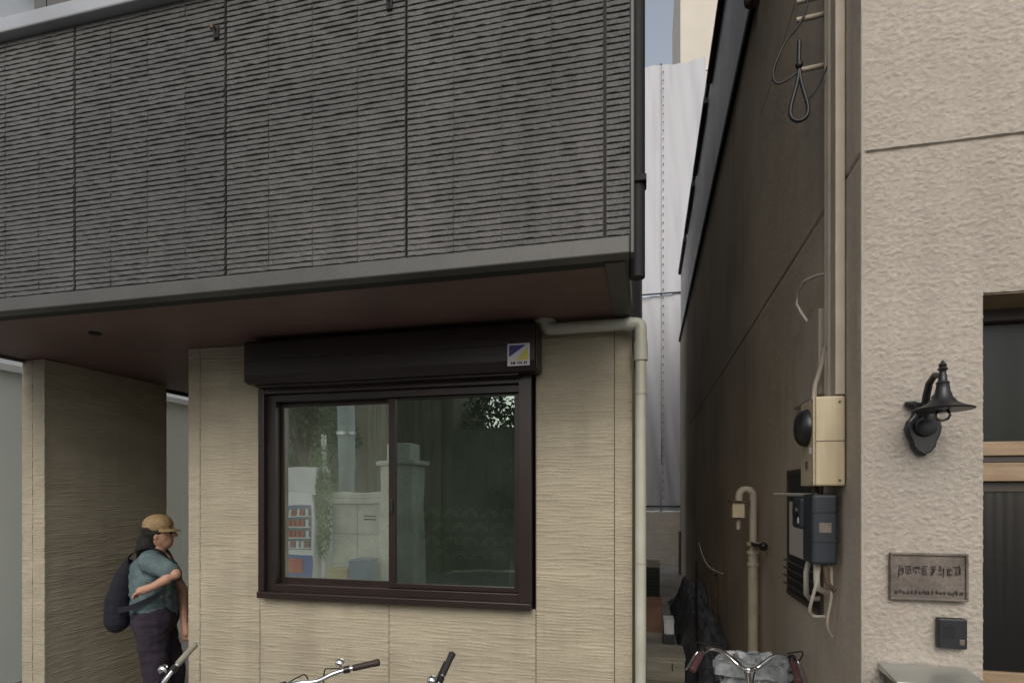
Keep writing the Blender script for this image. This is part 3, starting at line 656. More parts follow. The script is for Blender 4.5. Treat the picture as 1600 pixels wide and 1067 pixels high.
# mounting board with curled cable
mbd = B(.735, RX - .004, 2.74, 3.2, H + .43, H + .807).build('mounting_board', 'conduit', None, bevel=.004); tag(mbd, 'flat beige board fixed on the alley wall above the meter box', 'board')
c = MB().tube([(.74, 2.93, H + .80), (.725, 2.98, H + .86), (.715, 3.03, H + .92), (.715, 3.0, H + .97), (.72, 2.90, H + .985), (.74, 2.80, H + .97), (.745, 2.67, H + .93)], .007, 8).build('curled_cable', 'palecable', None, smooth=60); tag(c, 'pale cable curling out above the flat beige board', 'cable')
# gas meter
gm = thing('gas_meter', (.70, 2.62, H - .2), 'blue-grey gas meter hanging under the cream meter box', 'meter')
B(.655, .75, 2.53, 2.68, H - .29, H - .005).build('body', 'gasmeter', gm, bevel=.012)
B(.640, .72, 2.66, 2.80, H - .155, H - .02).build('counter_head', 'gasmeter', gm, bevel=.014)
B(.6395, .6405, 2.675, 2.70, H - .13, H - .105).build('label_plate', 'white', gm)
for zz in (H - .08, H - .2): B(.654, .751, 2.528, 2.531, zz, zz + .004).build('seam', 'iron', gm)
B(.68, .725, 2.5275, 2.531, H - .16, H - .12).build('rating_plate', 'bronze', gm)
MB().lathe([(.028, .64), (.028, .63)], (0, 2.72, H - .08), 16, 'x').build('dial', 'iron', gm, smooth=40)
MB().tube([(.69, 2.60, H - .28), (.69, 2.60, H - .36), (.70, 2.63, H - .40), (.745, 2.66, H - .42)], .013, 10).build('pipe', 'palecable', gm, smooth=50)
MB().tube([(.68, 2.67, H - .28), (.67, 2.68, H - .34), (.68, 2.72, H - .44), (.71, 2.78, H - .47), (.75, 2.79, H - .47)], .011, 10).build('pipe', 'palecable', gm, smooth=50)
MB().tube(spl([(.70, 2.585, H - .28), (.69, 2.60, H - .37), (.68, 2.66, H - .49), (.70, 2.70, H - .53), (.75, 2.70, H - .53)]), .007, 8).build('flexible_hose', 'palecable', gm, smooth=60)
MB().tube(spl([(.735, 2.57, H - .28), (.74, 2.58, H - .42), (.73, 2.60, H - .54), (.755, 2.62, H - .6)]), .006, 8).build('flexible_hose', 'conduit', gm, smooth=60)
MB().tube([(.71, 2.56, H - .28), (.715, 2.56, H - .36), (.75, 2.57, H - .40)], .009, 10).build('pipe', 'rust', gm, smooth=50)
MB().tube([(.69, 2.62, H + .03), (.69, 2.62, H - .01)], .014, 10).build('pipe', 'rust', gm, smooth=50)
MB().tube([(.69, 2.60, H - .008), (.70, 3.45, H - .008)], .008, 8).build('pipe', 'palecable', gm, smooth=50)
# vent standpipe
vp = thing('standpipe', (.70, 4.2, .03), 'beige vent standpipe with bent top and hood on the alley wall', 'pipe')
MB().tube([(.715, 4.2, .03), (.715, 4.2, H - .40)], .034, 14).build('lower_pipe', 'conduit', vp, smooth=50)
MB().tube([(.715, 4.2, H - .42), (.715, 4.2, H - .02)] + arc((.67, 4.2, H - .02), .045, 0, 180, (0, 2)) + [(.625, 4.2, H - .07)], .025, 14).build('pipe', 'conduit', vp, smooth=50)
B(.56, .69, 4.13, 4.27, H - .062, H - .052).build('hood_lid', 'rust', vp)
B(.575, .655, 4.15, 4.25, H - .17, H - .063).build('hood', 'meterbox', vp, bevel=.006)
MB().tube([(.62, 4.2, H - .17), (.62, 4.2, H - .25)], .014, 10).build('nozzle', 'conduit', vp, smooth=50)
for z in (H - .36, H - .42, H - .5): MB().lathe([(.041, z), (.043, z + .01), (.041, z + .022)], (.715, 4.2, 0), 14).build('pipe_collar', 'conduit', vp, smooth=50)
MB().tube([(.70, 4.2, H - .345), (.74, 3.9, H - .345)], .012, 8).build('bracket', 'iron', vp, smooth=50)
MB().ball((.735, 3.95, H - .345), .028, 10).build('valve_knob', 'iron', vp, smooth=60)
# service brackets and cable loops, top
br = thing('cable_bracket', (.74, 2.66, H + 1.9), 'beige wall bracket with arms carrying the looped black cable', 'bracket')
B(.752, RX - .004, 2.69, 2.74, H + 1.75, H + 2.5).build('rail', 'conduit', br, bevel=.003)
for z in (1.83, 2.05, 2.13): MB().tube([(.76, 2.71, H + z + .015), (.635, 2.70, H + z)], .011, 8).build('arm', 'conduit', br, smooth=50)
lo = thing('cable_loop', (.63, 2.68, H + 1.8), 'thick black cable tied in a hanging teardrop loop', 'cable')
tp = []
for i in range(25):
    t = i / 24; a_ = math.pi * 2 * t; wdt = .045 * math.sin(math.pi * t) ** .7
    tp.append((.638 + (wdt if False else 0) + .042 * math.sin(a_) * (math.sin(a_ / 2) ** .6), 2.66, H + 1.83 - .24 * math.sin(a_ / 2) ** .8))
MB().tube(tp, .0085, 8).build('loop', 'cable', lo, smooth=60)
MB().tube([(.638, 2.66, H + 1.93), (.636, 2.66, H + 1.82)], .009, 8).build('tail', 'cable', lo, smooth=60)
MB().ball((.637, 2.655, H + 1.825), .016, 8).build('tie', 'cable', lo, smooth=60)
def cab(name, P, r_, m_, lab):
    c_ = MB().tube(spl(P), r_, 7).build(name, m_, None, smooth=60); return tag(c_, lab, 'cable')
cab('drop_cable', [(.68, 2.68, H + 2.35), (.676, 2.68, H + 2.12), (.645, 2.68, H + 2.02), (.58, 2.66, H + 1.93), (.535, 2.66, H + 1.82), (.548, 2.66, H + 1.765), (.595, 2.66, H + 1.775), (.632, 2.66, H + 1.80)], .0045, 'cable', 'thin black cable sweeping left from the bracket top to the loop')
cab('thin_cable', [(.655, 2.66, H + 1.67), (.69, 2.65, H + 1.69), (.73, 2.63, H + 1.76), (.755, 2.60, H + 1.86), (.758, 2.60, H + 2.0)], .0035, 'cable', 'thin cable curving right from the loop to the duct')
cab('sagging_cable', [(.74, 8.6, H - .72), (.70, 7.6, H - .80), (.70, 6.8, H - .84), (.735, 6.0, H - .80)], .009, 'palecable', 'pale cable sagging along the dark alley wall')
t = thing('wall_hook', (.74, 4.35, H + 3.4), 'red-brown cable anchor at the top of the alley wall', 'anchor')
MB().ball((.72, 4.3, H + 3.46), .05, 10).build('insulator', 'gripred', t, smooth=60)
MB().tube([(.72, 4.3, H + 3.46), (.70, 4.1, H + 3.30), (.75, 3.7, H + 3.34)], .014, 8).build('wire', 'cable', t, smooth=60)
t = MB().tube([(.73, 13.2, H - 3.0 + 1.2), (.73, 13.2, H - .85)], .028, 10).build('corner_post', 'rust', None); tag(t, 'rusty brown post at the far corner of the alley', 'post')
ub = MB().tube([(RX - .03, 7.0, H - .85), (RX - .05, 7.0, H - .86), (RX - .05, 7.0, H - 1.42), (RX - .05, 6.4, H - 1.42), (RX - .05, 6.4, H - .86)], .014, 8).build('bent_pipe', 'rust', None, smooth=50); tag(ub, 'thin U-shaped pipe on the dark alley wall', 'pipe')

# ================================================================== END OF THE ALLEY
YS = 16.0
sc_ = thing('scaffold_sheeting', (.6, YS, 0), 'white scaffold sheeting with eyelet seams hanging at the end of the alley', 'sheeting')
def hung(x0, x1, z0, z1, sd_):
    nx, nz = 28, 40; rg = random.Random(sd_); ph = [rg.uniform(0, 6) for _ in range(4)]; vs = []; fs = []
    for k in range(2):
        for i in range(nx):
            for j in range(nz):
                x = x0 + (x1 - x0) * i / (nx - 1); z = z0 + (z1 - z0) * j / (nz - 1); low = max(0, 1 - (z - 1) / 4.5)
                y = .03 * math.sin(x * 3 + ph[0] + z * .2) + .13 * low * math.sin(x * 9 + ph[1] + z * 1.1) + .04 * math.sin(x * 17 + z * 2.1 + ph[3]) * (.4 + low) + .02 * math.sin(z * 1.7 + ph[2]) * math.sin(x * 5)
                vs.append((x, YS + y + .006 * k, z))
    n0 = nx * nz
    for i in range(nx - 1):
        for j in range(nz - 1):
            a_ = i * nz + j; fs += [(a_, a_ + nz, a_ + nz + 1, a_ + 1), (a_ + n0, a_ + n0 + 1, a_ + n0 + nz + 1, a_ + n0 + nz)]
    return MB().add(vs, fs)
lv = [1.35, H + 5.37, H + 11.6]
for zi in range(2):
    for x0, x1 in ((-3.2, -1.41), (-1.40, .395), (.405, 1.55)):
        hung(x0, x1, lv[zi] + .02, lv[zi + 1] - .02, zi * 5 + int(x0 * 10)).build('sheet', 'sheet', sc_, smooth=60)
ey = MB()
zz = 1.5
while zz < H + 11.4: ey.lathe([(.015, -.05), (.015, .0)], (.45, YS - .03, zz), 8, 'y'); zz += .225
ey.build('eyelet_row', 'iron', sc_, kind='stuff')
for z in (H + 5.37, H - .36): MB().tube([(-3.2, YS - .08, z), (1.6, YS - .08, z)], .024, 8).build('scaffold_tube', 'gasmeter', sc_, smooth=50)
for x in (-1.4, .40): MB().tube([(x, YS + .12, 0), (x, YS + .12, H + 11.7)], .024, 8).build('scaffold_tube', 'gasmeter', sc_, smooth=50)
cb = thing('cream_building', (3.3, 20, 0), 'tall cream rendered building rising behind the scaffold sheeting', 'building')
B(1.12, 6.0, 20, 26, 0, 22).build('wall', 'cream', cb, bevel=.02)
for z in range(3, 21, 3): B(1.10, 6.0, 19.96, 19.99, z + .9, z + .96).build('floor_band', 'coping', cb); 
for z in range(3, 21, 3): B(2.9, 3.8, 19.95, 19.99, z - .6, z + .6).build('window', 'darkbox', cb)
ew = thing('block_wall', (.3, 15.4, 0), 'low beige concrete wall closing the end of the alley', 'wall')
for r_ in range(7):
    for k in range(5):
        x0 = -.9 + k * .4 + (.2 if r_ % 2 else 0); B(x0, x0 + .393, 15.4, 15.5, r_ * .195, r_ * .195 + .188).build('block', 'paleblock', ew, bevel=.004)
B(-.9, 1.5, 15.42, 15.48, 0, 1.36).build('mortar', 'greywall', ew)

# ================================================================== ALLEY CLUTTER
def crate(x0, x1, y0, y1, z0, z1, lab):
    t = thing('wooden_box', ((x0 + x1) / 2, (y0 + y1) / 2, z0), lab, 'box', 'pale wooden boxes in the alley')
    b = MB(); e = .012; b.box(x0, x1, y0, y0 + e, z0, z1); b.box(x0, x1, y1 - e, y1, z0, z1); b.box(x0, x0 + e, y0 + e, y1 - e, z0, z1); b.box(x1 - e, x1, y0 + e, y1 - e, z0, z1); b.box(x0 + e, x1 - e, y0 + e, y1 - e, z0, z0 + e)
    b.build('side_boards', 'palewood', t, bevel=.002); B(x0 - .008, x1 + .008, y0 - .008, y1 + .008, z1 + .001, z1 + .016).build('lid', 'palewood', t, bevel=.003)
    B((x0 + x1) / 2 + .05, (x0 + x1) / 2 + .06, y0 - .003, y0 + .002, z0 + .09, z1 - .03).build('handle_slot', 'black', t)
crate(.008, .318, 5.1, 5.5, .03, .215, 'lower pale wooden box of the stack beside the drain pipe'); crate(.005, .322, 5.08, 5.52, .235, .42, 'upper pale wooden box of the stack beside the drain pipe')
ac = thing('air_conditioner', (.06, 9.0, .03), 'dark outdoor air-conditioner unit standing deep in the alley on the left', 'air conditioner')
B(-.06, .20, 8.8, 9.5, .28, .74).build('casing', 'darkbox', ac, bevel=.01)
for z in (.25, .742): B(-.06, .205, 8.795, 9.5, z, z + .03).build('edge_strip', 'palewood', ac)
for i in range(8): B(-.045, .185, 8.79, 8.8, .31 + i * .052, .325 + i * .052).build('louvre', 'iron', ac)
for x in (-.03, .15): B(x, x + .04, 8.85, 9.45, .03, .25).build('foot', 'concrete', ac)
cbx = thing('cardboard_box', (.1, 7.6, .03), 'reddish brown cardboard box in the alley behind the wooden boxes', 'box')
B(-.05, .195, 7.4, 7.8, .10, .46).build('carton', 'cardboard', cbx, bevel=.004); B(-.06, .205, 7.39, 7.81, .03, .1).build('pallet', 'palewood', cbx); B(-.05, .197, 7.38, 7.82, .461, .475).build('flap', 'cardboard', cbx)
fb = thing('foam_box', (.26, 7.1, .03), 'small pale foam box among dark clutter in the alley', 'box')
B(.21, .32, 7.0, 7.3, .18, .32).build('body', 'white', fb, bevel=.006); B(.205, .325, 6.995, 7.305, .321, .34).build('lid', 'white', fb, bevel=.004); B(.2, .33, 6.98, 7.32, .03, .179).build('stand', 'tarp', fb)
# dark tarpaulin-covered heap
hp = thing('covered_heap', (.52, 6.6, .03), 'heap under a dark crumpled tarpaulin along the right side of the alley', 'tarpaulin')
nx, ny = 44, 150; vs = []; fs = []
for i in range(nx):
    for j in range(ny):
        x = .36 + .40 * i / (nx - 1); yy = 4.7 + 5.2 * j / (ny - 1); e1 = min(1, math.sin(math.pi * (i / (nx - 1)) * .55 + .05) * 1.35); e2 = min(1, 4 * min(j / (ny - 1), 1 - j / (ny - 1)))
        z = .03 + e1 * (.15 + .85 * e2) * (.36 + .22 * (j / (ny - 1)) + .20 * mnoise.noise(Vector((x * 5, yy * 1.3, 2)))) + .05 * mnoise.noise(Vector((x * 16, yy * 9, 7))) + .05 * (.3 - abs(mnoise.noise(Vector((x * 22, yy * 14, 3)))))
        vs.append((min(x + .03 * mnoise.noise(Vector((z * 6, yy * 3, 0))), .764), yy, max(z, .031)))
for i in range(nx - 1):
    for j in range(ny - 1): a_ = i * ny + j; fs.append((a_, a_ + ny, a_ + ny + 1, a_ + 1))
MB().add(vs, fs).build('tarpaulin', 'tarp', hp, smooth=70)
MB().tube([(.40, 4.75, .18), (.755, 5.0, .22)], .008, 8).build('tie_rope', 'palecable', hp)
pl_ = MB().tube([(.42, 5.0, .05), (.62, 7.6, .98)], .012, 8).build('leaning_pole', 'iron', None); tag(pl_, 'thin dark pole leaning against the alley heap', 'pole')

# ================================================================== NEIGHBOUR ON THE LEFT
nw = thing('boundary_wall', (-6.0, 8, 0), 'smooth pale grey boundary wall with white coping left of the house', 'wall')
y = 2.6
while y < 13: B(-6.1, -6.0, y, y + 1.897, 0, H + 1.165).build('wall_panel', 'greywall', nw, bevel=.002); y += 1.9
B(-6.15, -5.95, 2.6, 14.0, H + 1.167, H + 1.24).build('coping', 'white', nw, bevel=.006)
nh = thing('neighbour_house', (-12.0, 8, 0), 'white rendered neighbour house beyond the grey boundary wall', 'house')
B(-14, -10, 4.5, 14, 0, 10.2).build('wall', 'white', nh, bevel=.01); B(-14.2, -9.8, 4.3, 14.2, 10.21, 10.4).build('roof', 'darktrim', nh, bevel=.01)
for yy in (7.6, 10.0):
    f = B(-10.03, -9.97, yy, yy + 1.2, 6.6, 7.7).build('window', 'steel', nh, bevel=.004); B(-9.98, -9.966, yy + .05, yy + 1.15, 6.65, 7.65).build('pane', 'darkbox', f)

# ================================================================== OPPOSITE SIDE OF THE STREET (seen in the window)
gp = thing('gate_post', (-4.28, -3.1, 0), 'tall square granite gate post with stepped cap, mirrored in the window', 'gate post')
B(-4.60, -3.96, -3.45, -2.85, 0, 2.34).build('shaft', 'stone', gp, bevel=.015); B(-4.66, -3.90, -3.51, -2.79, 2.341, 2.42).build('cap_slab', 'stone', gp, bevel=.015); B(-4.53, -4.03, -3.38, -2.92, 2.421, 2.74).build('cap_block', 'stone', gp, bevel=.03)
sw = thing('stone_wall', (-5.1, -3.1, 0), 'pale grey stone wall with moulded coping beside the gate post, mirrored in the window', 'wall')
for r_, (z0, z1) in enumerate(((0, .55), (.556, 1.1), (1.106, 1.66))):
    for x0, x1 in ((-5.62, -5.13), (-5.12, -4.61)): B(x0, x1, -3.3, -2.98, z0, z1).build('stone', 'stone', sw, bevel=.01)
B(-5.7, -4.605, -3.36, -2.90, 1.668, 1.76).build('coping', 'stone', sw, bevel=.01); B(-5.66, -4.605, -3.3, -2.96, 1.761, 1.87).build('coping', 'stone', sw, bevel=.02)
for z in (1.42, 1.36): B(-4.98, -4.72, -2.979, -2.972, z, z + .022).build('engraved_line', 'bronzedark', sw)
vm = thing('vending_machine', (-6.35, -3.0, 0), 'white and blue drinks vending machine mirrored at the left of the window', 'vending machine')
vx0, vx1, vy = -6.85, -5.86, -2.72
B(vx0, vx1, -3.4, vy, .06, 1.83).build('cabinet', 'vendwhite', vm, bevel=.02)
B(vx0 + .05, vx1 - .05, vy - .001, vy + .012, .82, 1.62).build('display_back', 'blue', vm)
rg = random.Random(3); can = MB(); can2 = MB()
for r_ in range(4):
    z = .86 + r_ * .19
    B(vx0 + .05, vx1 - .05, vy + .012, vy + .06, z - .02, z).build('shelf', 'white', vm)
    for k in range(11): (can if rg.random() < .5 else can2).lathe([(.026, z), (.026, z + .12)], (vx0 + .1 + k * .079, vy + .04, 0), 8)
can.build('drink_can', 'white', vm, kind='stuff'); can2.build('drink_can', 'red', vm, kind='stuff')
B(vx0 + .02, vx1 - .02, vy - .001, vy + .014, .1, .72).build('front_panel', 'vendblue', vm, bevel=.006); B(vx0 + .3, vx1 - .2, vy + .013, vy + .03, .42, .66).build('red_panel', 'red', vm, bevel=.006); B(vx0 + .2, vx1 - .2, vy + .013, vy + .02, .14, .32).build('delivery_slot', 'black', vm)
aw = thing('sign_board', (-6.4, -2.95, 1.86), 'white board standing above the vending machine, mirrored in the window', 'sign')
B(-6.95, -5.80, -3.2, -2.75, 1.86, 2.33).build('panel', 'white', aw, bevel=.01); B(-6.97, -5.78, -3.22, -2.73, 1.832, 1.859).build('lower_rail', 'steel', aw)
rg = random.Random(8)
iv = thing('ivy_column', (-5.72, -2.85, 0), 'green ivy climbing a white post, mirrored in the window', 'plant')
MB().tube([(-5.74, -2.9, 0), (-5.74, -2.9, 2.9)], .05, 10).build('post', 'white', iv)
m = MB(); leaves(m, (-5.73, -2.86, 1.75), (.17, .13, 1.15), 1500, .06, rg); m.build('foliage', 'leaf2', iv)
up = thing('utility_pole', (-5.75, -3.9, 0), 'grey concrete utility pole mirrored behind the ivy', 'pole')
MB().tube([(-5.85, -3.9, 0), (-5.85, -3.9, 8)], [.17, .13], 16).build('shaft', 'pole', up, smooth=50)
for z in (3.0, 5.2): MB().lathe([(.175, z), (.175, z + .06)], (-5.85, -3.9, 0), 16).build('band', 'steel', up, smooth=50)
def bin_(x0, x1, y0, y1, z1, m_, name, lab):
    t = thing(name, ((x0 + x1) / 2, (y0 + y1) / 2, 0), lab, 'crate'); b = MB(); e = .015
    b.box(x0, x1, y0, y0 + e, 0, z1); b.box(x0, x1, y1 - e, y1, 0, z1); b.box(x0, x0 + e, y0 + e, y1 - e, 0, z1); b.box(x1 - e, x1, y0 + e, y1 - e, 0, z1); b.box(x0 + e, x1 - e, y0 + e, y1 - e, 0, .02)
    b.build('shell', m_, t, bevel=.003)
    for z in (.2, .4): B(x0 - .006, x1 + .006, y1 - .002, y1 + .006, z, z + .02).build('rib', m_, t)
    B(x0 - .012, x1 + .012, y0 - .012, y1 + .012, z1 + .001, z1 + .03).build('rim', m_, t, bevel=.004)
bin_(-5.0, -4.62, -2.8, -2.45, .66, 'blue', 'blue_crate', 'blue plastic crate before the stone wall, mirrored in the window')
bin_(-5.42, -5.06, -2.8, -2.5, .50, 'yellow', 'yellow_crate', 'yellow plastic crate before the stone wall, mirrored in the window')
ob = thing('brown_board_house', (-6, -7.5, 0), 'dark brown boarded house across the street, mirrored in the window', 'house')
x = -9.5
while x < -4.75: B(x, x + .243, -6.6, -6.5, 0, 5.8).build('board', 'brownwall', ob, bevel=.006); x += .25
B(-9.5, -4.5, -9.5, -6.601, 0, 5.8).build('core', 'brownwall', ob)
MB().prism([(-9.8, 5.8), (-9.8, 5.9), (-8.05, 6.8), (-6.2, 5.9), (-6.2, 5.8)], -9.8, -4.3, 'x').build('roof', 'darktrim', ob)
def tree(x, y, h, cr, lab, sd_, lm='leaf'):
    rg = random.Random(sd_); t = thing('garden_tree', (x, y, 0), lab, 'tree', 'garden trees across the street')
    tk = MB().tube([(x, y, 0), (x + .05, y, h * .35), (x - .05, y + .05, h * .7)], [.14, .10, .05], 10)
    cl_ = []
    for k in range(16):
        a_ = rg.uniform(0, 6.28); rr = cr * rg.uniform(.3, .9); zz = h * rg.uniform(.3, .98); c = (x + rr * math.cos(a_), y + rr * .7 * math.sin(a_), zz); cl_.append(c)
        tk.tube([(x, y, zz * .55), tuple((c[i] + (x, y, zz * .55)[i]) / 2 + (.1 if i == 2 else 0) for i in range(3)), c], [.045, .03, .012], 6)
    tk.build('trunk', 'bark', t, smooth=60); m = MB()
    for c in cl_: leaves(m, c, (cr * .42, cr * .38, h * .12), 330, .11, rg, .2)
    m.build('crown', lm, t)
tree(-3.5, -7.4, 4.3, 1.2, 'low dark garden tree mirrored in the middle of the right pane', 31)
tree(-2.2, -7.5, 4.2, 1.2, 'dark leafy garden tree mirrored at the right side of the right pane', 32, 'leaf3')
tree(-7.6, -5.2, 4.4, 1.2, 'garden tree behind the vending machine mirrored in the left pane', 33, 'leaf3')
tree(.4, -5.6, 4.0, 1.4, 'garden tree farthest right across the street', 34)
bf = thing('sky_block_fence', (-1.5, -6.45, 0), 'tall dark green board fence added to block bright sky in the right pane reflection', 'fence')  # added backdrop, keeps bright sky out of the right pane's reflection
x = -4.45
while x < 3: B(x, x + .192, -6.47, -6.44, .05, 3.35).build('fence_board', 'fence', bf, bevel=.004); x += .2
for z in (.5, 2.8): B(-4.45, 3, -6.52, -6.475, z, z + .09).build('fence_rail', 'fence', bf)

# ================================================================== BICYCLES
def bike(loc, heading, steer, lean, lab, kind, paint, gripm, aim=None):
    t = thing('bicycle', (loc[0], loc[1], loc[2]), lab, 'bicycle', 'bicycles parked before the houses', rot=(R(lean), 0, R(heading)))
    hb = loc[3] if len(loc) > 3 else 1.0
    top = Vector((-.04, 0, hb - .12)); fa = Vector((.24, 0, .33)); ax = (top - fa).normalized()
    St = Matrix.Translation(top) @ Matrix.Rotation(R(steer), 4, ax) @ Matrix.Translation(-top)
    bb = (-.42, 0, .28); ra = (-.86, 0, .33); ht0 = top - ax * .03; ht1 = top - ax * .16; sd0 = (-.60, 0, .80)
    f = MB(); f.tube([ht0, ht1], .02, 10); f.tube([ht1, bb], .017, 10); f.tube([ht0 - ax * .02, (-.54, 0, .62)], .014, 10); f.tube([bb, sd0], .015, 10)
    for s in (-1, 1): f.tube([(bb[0], s * .03, bb[2]), (ra[0], s * .06, ra[2])], .009, 8); f.tube([(-.545, s * .02, .63), (ra[0], s * .06, ra[2])], .008, 8)
    f.build('frame', paint, t, local=True, smooth=50)
    fk = MB(); cr = ht1 - ax * .02; fk.tube([ht1, cr], .016, 10)
    for s in (-1, 1): fk.tube([cr, cr + Vector((0, s * .05, -.02)), fa + Vector((-.03, s * .055, .12)), fa + Vector((0, s * .055, 0))], .010, 8)
    fk.xform(St).build('fork', paint, t, local=True, smooth=50)
    def wheel(c, X):
        ty = MB().tube([(c[0] + .315 * math.cos(a_), 0, c[2] + .315 * math.sin(a_)) for a_ in [2 * math.pi * i / 36 for i in range(36)]], .018, 8, closed=True)
        w_ = ty.xform(X).build('wheel', 'rubber', t, local=True, smooth=60)
        rm_ = MB().tube([(c[0] + .292 * math.cos(a_), 0, c[2] + .292 * math.sin(a_)) for a_ in [2 * math.pi * i / 36 for i in range(36)]], .010, 6, closed=True)
        rm_.xform(X).build('rim', 'chrome', w_, local=True, smooth=60)
        sp_ = MB()
        for i in range(20):
            a_ = 2 * math.pi * i / 20; sp_.tube([(c[0], .02 * (-1) ** i, c[2]), (c[0] + .29 * math.cos(a_), 0, c[2] + .29 * math.sin(a_))], .0012, 4)
        sp_.tube([(c[0], -.05, c[2]), (c[0], .05, c[2])], .018, 10); sp_.xform(X).build('spokes', 'chrome', w_, local=True)
        mg = MB(); pr = [(c[0] + .35 * math.cos(a_), c[2] + .35 * math.sin(a_)) for a_ in [R(20 + 150 * i / 14) for i in range(15)]]
        vs = [(p[0], s * .024, p[1] - abs(s) * 0 + (0 if s == 0 else -.006)) for p in pr for s in (-1, 0, 1)]; fs = []
        for i in range(14):
            for j in range(2): fs.append((i * 3 + j, i * 3 + j + 1, i * 3 + j + 4, i * 3 + j + 3))
        mg.add(vs, fs).xform(X).build('mudguard', 'silverpaint', t, local=True, smooth=60)
    wheel((.24, 0, .33), St); wheel(ra, Matrix.Identity(4))
    # handlebar: z up, y left
    stem = MB().tube([top, top + ax * .10], .013, 10); bc = top + ax * .11
    if kind == 'flat': half_ = [(0, 0, 0), (.01, .08, .012), (-.01, .17, .022), (-.03, .29, .024)]
    else: half_ = [(0, 0, 0), (.035, .05, .01), (.03, .12, .07), (-.03, .18, .095), (-.12, .215, .07), (-.20, .23, .035)]
    pts = [bc + Vector((p[0], -p[1], p[2])) for p in half_[:0:-1]] + [bc + Vector(p) for p in half_]
    if aim is not None:                       # stand the bike so that its right grip end is over this spot
        ge = t.matrix_basis.to_3x3() @ (St @ (bc + Vector((half_[-1][0], -half_[-1][1], half_[-1][2])))); t.location = (aim[0] - ge.x, aim[1] - ge.y, loc[2])
        print('GRIP', ge.z + loc[2])
    hbm = stem.tube(spl(pts, 5), .0115, 10); hbar = hbm.xform(St).build('handlebar', 'chrome', t, local=True, smooth=60)
    for s in (-1, 1):
        p1 = bc + Vector((half_[-1][0], s * half_[-1][1], half_[-1][2])); p0 = bc + Vector((half_[-2][0], s * half_[-2][1], half_[-2][2])); d = (p1 - p0).normalized()
        g0 = p1 - d * .115; MB().tube([g0, p1 - d * .02, p1, p1 + d * .012, p1 + d * .018], [.0165, .0165, .0185, .0185, .012], 12).xform(St).build('grip', gripm, hbar, local=True, smooth=45)
        q0 = g0 - d * .03; fwd = Vector((.9, 0, -.25)) if kind == 'flat' else Vector((.1, s * .9, -.45)); fwd.normalize()
        lv_ = MB().tube([q0, q0 + fwd * .03, q0 + fwd * .04 + d * .03, q0 + fwd * .045 + d * .13], [.007, .007, .006, .005], 8)
        lv_.xform(St).build('brake_lever', 'chrome' if kind != 'flat' else 'blackpaint', hbar, local=True, smooth=50)
        MB().tube([q0 - d * .014, q0 + d * .016], .0185, 12).xform(St).build('lever_clamp', 'blackpaint', hbar, local=True, smooth=45)
        MB().tube(spl([q0 + fwd * .03, q0 - d * .07 + fwd * .05 + Vector((.03, 0, .01)), bc + Vector((.09, s * .04, -.0)), top + Vector((.05, s * .01, -.12))]), .0035, 6).xform(St).build('brake_cable', 'cable', hbar, local=True, smooth=60)
    if kind != 'basket' and kind != 'flat2':
        b0 = bc + Vector((half_[-2][0] + .02, -half_[-2][1] * .72, half_[-2][2] + .012)); MB().lathe([(.003, .045), (.018, .04), (.025, .026), (.025, .02), (.008, .018), (.008, 0)], tuple(b0), 16).xform(St).build('bell', 'chrome', hbar, local=True, smooth=50)
    sdl = [(-.78, .0), (-.76, .085), (-.70, .095), (-.62, .06), (-.52, .022), (-.49, 0)]; pol = sdl + [(p[0], -p[1]) for p in sdl[-2:0:-1]]
    MB().prism(pol, .80, .85, 'z').build('saddle', 'rubber', t, local=True, bevel=.018, smooth=60, seg=3)
    ck = MB().tube([(bb[0], -.06, bb[2]), (bb[0], .06, bb[2])], .012, 8); ck.lathe([(.09, -.052), (.09, -.046)], (bb[0], 0, bb[2]), 24, 'y')
    ck.tube([(bb[0], -.06, bb[2]), (bb[0] + .12, -.065, bb[2] - .11)], .008, 6); ck.tube([(bb[0], .06, bb[2]), (bb[0] - .12, .065, bb[2] + .11)], .008, 6)
    ck.build('crank', 'chrome', t, local=True, smooth=50)
    for s in (-1, 1): B(bb[0] - s * .12 - .04 + (0), bb[0] - s * .12 + .04, s * .07, s * .15, bb[2] + s * .11 - .01, bb[2] + s * .11 + .01).build('pedal', 'rubber', t, local=True, bevel=.004)
    MB().tube([(ra[0], .06, ra[2]), (ra[0] - .05, .20, .02)], .009, 8).build('kickstand', 'chrome', t, local=True)
    rk = MB()
    for s in (-1, 0, 1): rk.tube([(-1.12, s * .05, .69), (-.72, s * .05, .69)], .005, 6)
    rk.tube([(-1.12, -.05, .69), (-1.12, .05, .69)], .005, 6)
    for s in (-1, 1): rk.tube([(-.98, s * .05, .69), (ra[0], s * .07, ra[2])], .005, 6)
    rk.build('rear_rack', 'chrome', t, local=True)
    if kind == 'basket':
        bk = MB(); x0, x1, z0, z1 = .07, .34, .65, .89
        def rect(z, k): return [(x0 + k, -.17 + k, z), (x1 - k, -.17 + k, z), (x1 - k, .17 - k, z), (x0 + k, .17 - k, z)]
        for i in range(6):
            z = z0 + (z1 - z0) * i / 5; k = .04 * (1 - i / 5); bk.tube(rect(z, k), .0045 if i == 5 else .0025, 6, closed=True)
        a_ = rect(z0, .04); b_ = rect(z1, 0)
        for e in range(4):
            for i in range(9):
                u_ = i / 9; bk.tube([tuple(a_[e][c] * (1 - u_) + a_[(e + 1) % 4][c] * u_ for c in range(3)), tuple(b_[e][c] * (1 - u_) + b_[(e + 1) % 4][c] * u_ for c in range(3))], .002, 4)
        for i in range(7): yy = -.13 + i * .043; bk.tube([(x0 + .04, yy, z0), (x1 - .04, yy, z0)], .002, 4)
        bk.xform(St).build('basket', 'silverpaint', t, local=True)
        # crumpled clear plastic liner
        vs = []; fs = []; nA, nB = 84, 15
